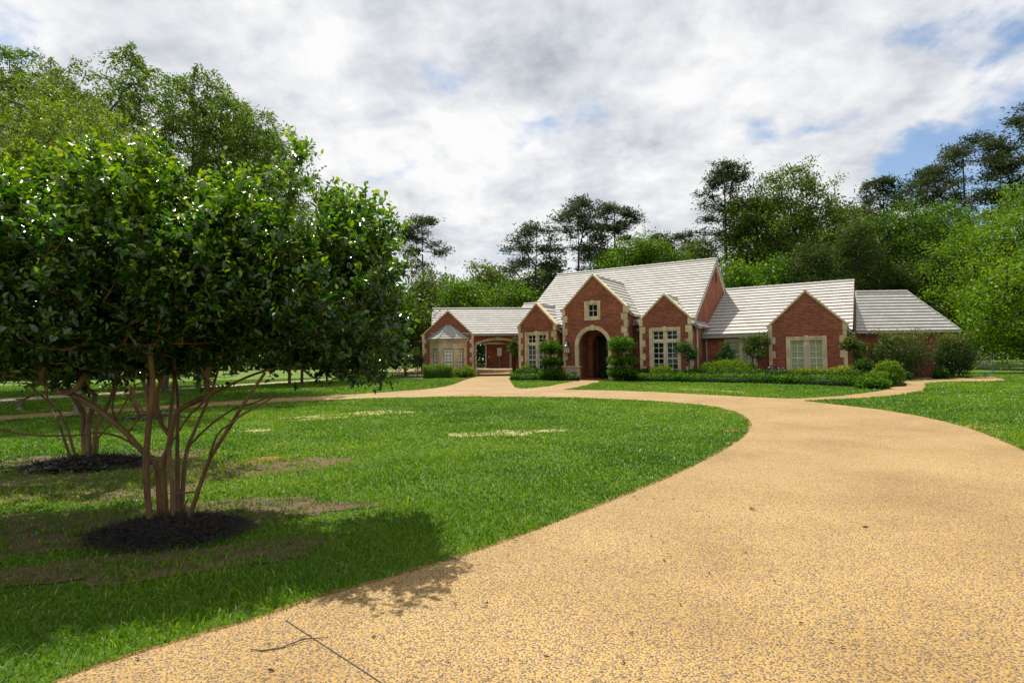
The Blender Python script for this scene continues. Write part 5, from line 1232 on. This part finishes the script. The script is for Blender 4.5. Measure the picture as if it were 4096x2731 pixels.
def hedge(label, pts, w, h, mat, seed, leaf=.075, dens=800, group='low clipped box hedges before the house'):
    """clipped low hedge along a polyline of ground points."""
    g = np.random.default_rng(seed); P = [np.array(p, float) for p in pts]; L = [np.linalg.norm(b - a) for a, b in zip(P, P[1:])]; tot = sum(L)
    n = int(tot * (w + 2 * h) * dens); s = g.random(n) * tot; t = g.random(n) * (2 * h + w); X = np.zeros((n, 3)); Nn = np.zeros((n, 3)); acc = 0
    for k, (a, b) in enumerate(zip(P, P[1:])):
        m = (s >= acc) & (s < acc + L[k]) if k < len(L) - 1 else (s >= acc); d = (b - a) / L[k]; nr = np.array([-d[1], d[0]]); q = (s[m] - acc)[:, None]; base = a + d * q
        tt = t[m]; side1 = tt < h; side2 = tt > h + w; off = np.where(side1, -w / 2, np.where(side2, w / 2, tt - h - w / 2)); zz = np.where(side1, tt, np.where(side2, 2 * h + w - tt, h))
        rnd_ = 1 - .10 * np.sin(base[:, 0] * 5 + base[:, 1] * 3) * g.random(len(tt)); cor = np.where(side1 | side2, np.clip((zz - h * .75) / (h * .25), 0, 1) * .05, 0)
        off = off - np.sign(off) * cor; X[m] = np.column_stack([base + nr * off[:, None], zz * rnd_]); Nn[m, :2] = nr * np.where(side1, -1, np.where(side2, 1, 0))[:, None]; Nn[m, 2] = np.where(side1 | side2, .25, 1); acc += L[k]
    X[:, 2] += T(X[:, 1]); V, Fq, k = leaf_shell(X, unit(Nn), g, leaf, .055)
    R = np.clip(.36 + .35 * noise3(X, 11, g.random(3) * 6) + g.normal(size=n) * .25 + .22 * (Nn[:, 2] > .5), 0, 1)  # top leaves shifted lighter: sunlit hedge tops put into the leaf tone
    mb = MB(); VV = [V]; FF = [Fq]; RR = [R]; b0 = len(V)
    for a, b in zip(P, P[1:]):
        d = (b - a) / np.linalg.norm(b - a); nr = np.array([-d[1], d[0]]) * (w / 2 - .05); z0, z1 = float(T(a[1])), float(T(b[1]))
        c = [(*(a - nr), z0), (*(b - nr), z1), (*(b + nr), z1), (*(a + nr), z0)]; c += [(p[0], p[1], p[2] + h - .06) for p in c]
        VV.append(np.array(c)); FF.append(np.array([(0, 1, 5, 4), (1, 2, 6, 5), (2, 3, 7, 6), (3, 0, 4, 7), (4, 5, 6, 7)]) + b0); RR.append(np.full(5, .05)); b0 += 8
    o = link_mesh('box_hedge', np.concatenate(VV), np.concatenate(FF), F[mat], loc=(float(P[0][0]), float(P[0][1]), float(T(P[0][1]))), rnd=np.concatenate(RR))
    return tag(o, label, 'hedge', group)

def H(u, v): return FM.w(u, v, 0)[:2]
hedge('front row of the low clipped hedge along the right half of the house', [H(-11.5, 28.55), H(-8, 28.1), H(-3, 27.3), H(0.1, 26.6)], .42, .30, 'box', 401)
hedge('second taller row of clipped hedge behind the front row, right half', [H(-11.3, 29.35), H(-8, 29.0), H(-3, 28.2), H(-0.2, 27.6)], .40, .46, 'boxdark', 402)
hedge('short third hedge row below the lime mound of the right wing', [H(-7.7, 29.6), H(-4.9, 29.1)], .45, .52, 'box', 403)
hedge('front low hedge row beside the driveway, left of the entrance', [(-.05, 33.2), (1.75, 32.3)], .40, .27, 'box', 404)
hedge('back taller hedge row beside the driveway, left of the entrance', [(-.05, 34.0), (1.7, 33.0)], .40, .46, 'boxdark', 405)
hedge('small hedge at the foot of the stone plinth with the blue sign', [(2.5, 31.7), (3.55, 31.0)], .40, .27, 'boxdark', 406)
hedge('clipped bright box hedge under the bay window', [(-6.0, 39.0), (-4.1, 39.0)], .9, .80, 'lime', 407)
hedge('small dark hedge block on the mulch left of the walkway bend', [(17.75, 26.5), (18.25, 26.6)], .45, .36, 'boxdark', 408)
shrub('leafy_shrub', 'loose bright shrub at the foot of the carriage arch pier', 'shrub', (-3.36, 40.2), [(0, 0, .3, .78, .6, .42), (.25, .1, .38, .4, .4, .3)], 'lime', 411, leaf=.11, dens=260, lump=.25)
def cloud(name, label, loc, tiers, seed, mat='box'):
    shrub(name, label, 'topiary', loc, [(t[0], 0, t[1], t[2], t[2] * .9, t[3]) for t in tiers], mat, seed, power=2.6, leaf=.085, dens=700, lump=.10, shell=.22, trunk=[([(0, 0, 0), (.05, 0, .5), (-.03, 0, 1.0), (.06, 0, 1.6)], [.06, .05, .045, .03]), ([(0.02, 0, .9), (-.2, .05, 1.3), (-.3, 0, 1.55)], [.03, .025, .02]), ([(0.02, 0, .95), (.2, -.05, 1.3), (.28, 0, 1.55)], [.03, .025, .02])])
cloud('cloud_topiary', 'three tiered cloud topiary left of the entrance arch', (2.12, 32.1), [(0, 1.84, .56, .34), (.08, 1.03, .60, .20), (.08, .36, .66, .32)], 421)
cloud('cloud_topiary', 'three tiered cloud topiary right of the entrance arch', (5.57, 29.3), [(-.02, 1.86, .60, .38), (0, 1.09, .70, .21), (0, .47, .70, .24)], 422)
def mound(label, x, y, r, h, mat, seed, **k): return shrub('mound_shrub', label, 'shrub', (x, y), [(0, 0, h * .40, r, r * .75, h * .60), (r * .35, .05, h * .38, r * .6, r * .6, h * .55), (-r * .35, 0, h * .36, r * .6, r * .6, h * .52)], mat, seed, lump=.14, leaf=.085, dens=650, **k)
mound('light green rounded shrub under the left tall window', .9, 34.3, .68, .76, 'lime', 431)
mound('lime green mound in front of the tall window right of the entrance', 7.66, 29.5, .6, .72, 'lime', 432)
mound('small dull purple shrub at the left corner of the tall window gable', 7.0, 30.3, .27, .62, 'purple', 433)
mound('purple shrub at the left corner of the right wing gable', 12.36, 27.2, .40, .68, 'purple', 435)
shrub('mound_shrub', 'long lime green mound below the shaded window of the wing', 'shrub', (10.76, 28.7), [(-.75, 0, .42, .75, .6, .42), (0, 0, .55, .95, .6, .42), (.8, 0, .40, .65, .6, .44), (-.2, .2, .5, 1.2, .5, .42)], 'lime', 434, lump=.16, leaf=.08)
mound('yellow green mound under the wide shuttered-looking window, left one', 13.45, 26.3, .95, .56, 'yellow', 436)
mound('yellow green mound at the right corner of the right wing gable', 14.5, 25.1, .80, .66, 'yellow', 437)
mound('dark green rounded shrub between the yellow mound and the bright clipped one', 15.1, 24.7, .46, 1.0, 'boxdark', 438)
mound('bright clipped round shrub beside the walkway bend, the tallest there', 15.6, 23.9, .55, .92, 'lime', 439)
mound('low lime shrub in front of the bright clipped round one', 14.45, 22.8, .45, .55, 'lime', 440)
mound('low green shrub by the black drain outlet', 14.95, 22.75, .28, .50, 'box', 441)
mound('small clipped shrub by the last corner of the hipped wing', 20.43, 27.5, .34, .52, 'boxdark', 442)
mound('low shrub at the end of the front hedge row', 13.55, 21.7, .55, .36, 'box', 443)
# small ornamental trees against the walls
def small_tree(label, x, y, h, r, seed, mat='tips', name='small_tree', dense=1.0, lobes=5):
    g = np.random.default_rng(seed); z = float(T(y)); root = empty(name, (x, y, z), label, 'small tree')
    cs = [(x + r * .62 * math.cos(a) * (.6 + .4 * g.random()), y + r * .5 * math.sin(a), z + h * (.55 + .34 * g.random())) for a in np.arange(lobes) * 2.4] + [(x, y, z + h * .86)]
    Tg = np.concatenate([ell_points(int(16 * dense), c, (r * .34, r * .34, r * .36), g, .3) for c in cs])
    stems = [[(x + dx, y, z), (x + dx * 2.2, y, z + h * .25), (x + dx * 3.5, y, z + h * .48)] for dx in (-.05, .03, .07)]
    N, par, tips = skeleton(stems, Tg, g, .2, .12, .1); V, Fq = limbs(N, par, tips, .006, .45, .04); link_mesh('trunk', V, Fq, MT['greybark'], root)
    per = 26; P = np.repeat(Tg, per, 0) + g.normal(size=(len(Tg) * per, 3)) * .085; tone = np.repeat(g.random(len(Tg)), per)
    hi = (P[:, 2] - z) / h
    V, Fq, k = leaf_quads(P, rand_dirs(len(P), g), unit(rand_dirs(len(P), g) + np.array([0, 0, .6])), .09 * (.7 + .6 * g.random(len(P))), .05)
    link_mesh('crown', V, Fq, F[mat], root, rnd=np.clip(tone * .3 + g.random(len(P)) * .35 + (hi - .5) * .55, 0, 1))
small_tree('small pruned tree with rusty top left of the bay windowed gable', -7.13, 43.0, 2.2, .75, 451)
small_tree('slender tree with pale trunk against the carriage arch pier', .13, 36.9, 2.75, .46, 452, lobes=6)
small_tree('small tree with separate leafy balls right of the tall window gable', 8.80, 28.9, 2.0, .75, 453, mat='boxdark', dense=.9)
small_tree('small tree in front of the left part of the shaded wing window', 11.0, 29.6, 2.0, .62, 454, mat='boxdark', dense=.8)
small_tree('bushier small tree left of the right wing gable', 12.15, 28.7, 2.25, .85, 455, dense=1.2, lobes=7)
small_tree('narrow small tree with rusty tips at the right corner of the right wing gable', 15.55, 26.2, 2.05, .58, 456, dense=1.2, lobes=6)
def bigbush(label, x, y, h, r, seed):
    g = np.random.default_rng(seed); z = float(T(y)); root = empty('large_bush', (x, y, z), label, 'bush')
    Tg = np.concatenate([ell_points(170, (x, y, z + h * .58), (r, r * .7, h * .40), g, .55), ell_points(60, (x, y, z + h * .25), (r * .8, r * .6, h * .25), g, .5)]); top = np.column_stack([x + (g.random(26) - .5) * 1.7 * r, y + (g.random(26) - .5) * r, z + h * (.9 + .16 * g.random(26))]); Tg = np.concatenate([Tg, top])
    stems = [[(x + dx, y, z), (x + dx * 1.5, y, z + h * .3)] for dx in (-r * .4, -.1, .2, r * .4)]
    N, par, tips = skeleton(stems, Tg, g, .2, .12, .1); V, Fq = limbs(N, par, tips, .006, .45, .05); link_mesh('trunk', V, Fq, MT['greybark'], root)
    per = 34; P = np.repeat(Tg, per, 0) + g.normal(size=(len(Tg) * per, 3)) * np.array([.13, .13, .11]); tone = np.repeat(g.random(len(Tg)), per); hi = (P[:, 2] - z) / h
    V, Fq, k = leaf_quads(P, rand_dirs(len(P), g), unit(rand_dirs(len(P), g) + np.array([0, 0, .5])), .09 * (.7 + .6 * g.random(len(P))), .055)
    link_mesh('crown', V, Fq, F['tips'], root, rnd=np.clip(tone * .25 + g.random(len(P)) * .35 + np.clip(hi - .55, -1, 1) * .8, 0, 1))
bigbush('wide dark bush with rusty tips against the hipped wing wall', 19.15, 28.5, 2.2, 1.4, 461)
bigbush('rounded dark bush at the right corner of the hipped wing', 21.95, 28.6, 2.05, 1.0, 462)
def porch_plant():
    x, y = FM.w(AC + .05, VE + 1.25, 0)[:2]; o = empty('potted_plant', (x, y, .05), 'dark potted plant inside the entrance arch', 'potted plant')
    m = MB(); m.lathe((x, y, .05), [(.12, 0), (.17, .1), (.19, .3), (.21, .32)], 12); m.build('pot', MT['black'], o)
    g = np.random.default_rng(9); P = np.array([x, y, .65]) + g.normal(size=(500, 3)) * [.14, .14, .18]; V, Fq, k = leaf_quads(P, rand_dirs(500, g), rand_dirs(500, g), .12, .05)
    link_mesh('leaves', V, Fq, F['boxdark'], o, rnd=g.random(500))
porch_plant()

# ------------------------------------------------------------------ grass
def grass():
    g = np.random.default_rng(99); R0, R1 = 2.0, 46.0; n = 640000
    # radial density ~ r^-1.1 per square metre, so r itself ~ r^-0.1
    u = g.random(n); r = (R0 ** .85 + u * (R1 ** .85 - R0 ** .85)) ** (1 / .85); a = (g.random(n) - .5) * 1.85
    X = r * np.sin(a); Y = r * np.cos(a)
    keep = Y > .8
    ind = in_poly(X, Y, OUTER) & ~in_poly(X, Y, INNER); keep &= ~ind; keep &= ~in_poly(X, Y, ROAD2)
    keep &= ~((X > -9) & (Y > 43.5)); keep &= ~in_poly(X, Y, [H(-18.5, 30.3), H(-1, 30.3), (16.5, 28), (17.6, 30), (23, 30.2), (23, 34), H(-.8, 45), H(-18.6, 42)])
    for b in BEDS: keep &= ~in_poly(X, Y, b)
    for b in MULCH: keep &= ~(in_poly(X, Y, b) & (g.random(n) < .985))
    thin = np.ones(n); 
    pn = np.sin(X * 5.1 + 2 * np.sin(Y * 3.3)) * np.sin(Y * 6.7 + 1.7 * np.sin(X * 4.1)) + .6 * np.sin(X * 13 + Y * 9) * np.sin(Y * 15 - X * 7)
    for b in SOIL: m_ = in_poly(X, Y, b); thin[m_] = np.where(pn[m_] > -.05, 1.0, np.where(pn[m_] > -.45, .6, .28))
    for b, _ in STRAW: m_ = in_poly(X, Y, b); thin[m_] = np.where(pn[m_] > .1, 1.0, np.where(pn[m_] > -.4, .5, .12))
    keep &= g.random(n) < thin
    X, Y, r = X[keep], Y[keep], r[keep]; n = len(X); Z = T(Y)
    h = (.030 + .030 * g.random(n)) * (1 + .35 * np.sin(X * 2.1 + np.sin(Y * 3)) * np.sin(Y * 1.9)) * (1 + (g.random(n) < .03) * .7) ; w = (.0028 + .00115 * r) * (.7 + .6 * g.random(n))
    az = g.random(n) * 6.283; lean = .35 + .9 * g.random(n); S = np.column_stack([np.cos(az), np.sin(az), np.zeros(n)]); ld = g.random(n) * 6.283; Ld = np.column_stack([np.cos(ld), np.sin(ld), np.zeros(n)]); U = np.array([0, 0, 1.0])
    B = np.column_stack([X, Y, Z]); w = w[:, None]; h = h[:, None]; lean = lean[:, None]
    m = B + U * h * .6 + Ld * h * lean * .35; t = B + U * h * (1.05 - .25 * lean) + Ld * h * lean
    V = np.stack([B - S * w * .5, B + S * w * .5, m + S * w * .42, t, m - S * w * .42], 1).reshape(-1, 3)
    # quad + tri expressed as two quads sharing the tip
    b = np.arange(n)[:, None] * 5; V2 = V
    tri = np.concatenate([b + np.array([0, 1, 2]), b + np.array([0, 2, 4]), b + np.array([4, 2, 3])], 0)
    lar = .5 + .5 * np.sin(X * .55 + 1.3 * np.sin(Y * .33)) * np.sin(Y * .47 + .5); pat = .5 + .5 * np.sin(X * 2.3 + 2 * np.sin(Y * 1.1)) * np.sin(Y * 2.9 + 1.7 * np.sin(X * .9)); R = np.clip(.05 + .30 * lar + .22 * pat + .40 * g.random(n) + (g.random(n) < .04) * .5, 0, 1)
    tag(link_mesh('grass', V2, tri, F['grass'], loc=(0, 0, -.4), rnd=np.concatenate([R, R, R])), 'short green turf of the lawns round the driveway', 'grass', None, 'stuff')
grass()
def litter():
    g = np.random.default_rng(98); n = 14000; k = (g.random(n) < .4).astype(int); c = np.array([(-3.15, 5.3), (-6.6, 9.0)])[k]; rr = np.array([.66, .85])[k] * g.random(n) ** .42 * (1 + .1 * g.normal(size=n)); a = g.random(n) * 6.28
    P = np.column_stack([c[:, 0] + rr * np.cos(a), c[:, 1] + rr * .78 * np.sin(a), T(c[:, 1]) + .03 + .10 * np.clip(1 - (rr / .75) ** 2, 0, 1)]); D = rand_dirs(n, g) * [1, 1, .25]
    V, Fq, q = leaf_quads(P, D, np.tile([0, 0, 1.0], (n, 1)) + g.normal(size=(n, 3)) * .4, (.03 + .06 * g.random(n)) * (1 + k), .009 * (1 + k))
    tag(link_mesh('mulch_chips', V, Fq, MT['chips'], loc=(-3.2, 5.25, -.4)), 'black shredded bark chips on the mulch rings', 'mulch', None, 'stuff')
litter()

def edge_soil():
    # thin earth gap between turf and paving
    g = np.random.default_rng(55)
    for nm, loop, sg in (('inner', INNER, 1), ('outer', OUTER, 1)):
        P = np.array(loop + loop[:1]); V = []; Fc = []; pts = []
        for a, b in zip(P, P[1:]):
            n = max(1, int(np.linalg.norm(b - a) / .08)); pts += [a + (b - a) * q / n for q in range(n)]
        pts = np.array([p for p in pts]); tn = np.roll(pts, -1, 0) - np.roll(pts, 1, 0); tn /= np.linalg.norm(tn, axis=1, keepdims=True) + 1e-9; nr = np.column_stack([tn[:, 1], -tn[:, 0]])
        w = .035 + .06 * np.abs(np.sin(np.arange(len(pts)) * .07)) * g.random(len(pts)); z = T(pts[:, 1])
        A = np.column_stack([pts + nr * w[:, None], z + .009]); B = np.column_stack([pts - nr * w[:, None], z + .009]); n = len(pts)
        V = np.concatenate([A, B]); i = np.arange(n); j = (i + 1) % n; ok = (pts[:, 1] > .5) & (pts[j][:, 1] > .5) & (pts[:, 1] < 40)
        Fc = np.stack([i, j, j + n, i + n], 1)[ok]
        tag(link_mesh('soil_edge', V, Fc, MT['edge'], loc=(float(P[0][0]), float(P[0][1]), -.4)), 'thin line of bare soil where turf meets the driveway', None, None, 'structure')
edge_soil()
def fallen():
    g = np.random.default_rng(56); n = 260; X = -4.6 + 6.5 * g.random(n) ** 1.3; Y = 2.6 + 6 * g.random(n); P = np.column_stack([X, Y, T(Y) + .022 + .02 * in_poly(X, Y, INNER)])
    V, Fq, k = leaf_quads(P, rand_dirs(n, g) * [1, 1, .15], np.tile([0, 0, 1.0], (n, 1)) + g.normal(size=(n, 3)) * .35, .02 + .025 * g.random(n), .014, 'leaf')
    tag(link_mesh('fallen_leaves', V, Fq, MT['bark'], loc=(-2, 5, -.4)), 'scattered small dry leaves on lawn and driveway under the near tree', 'leaves', None, 'stuff')
fallen()
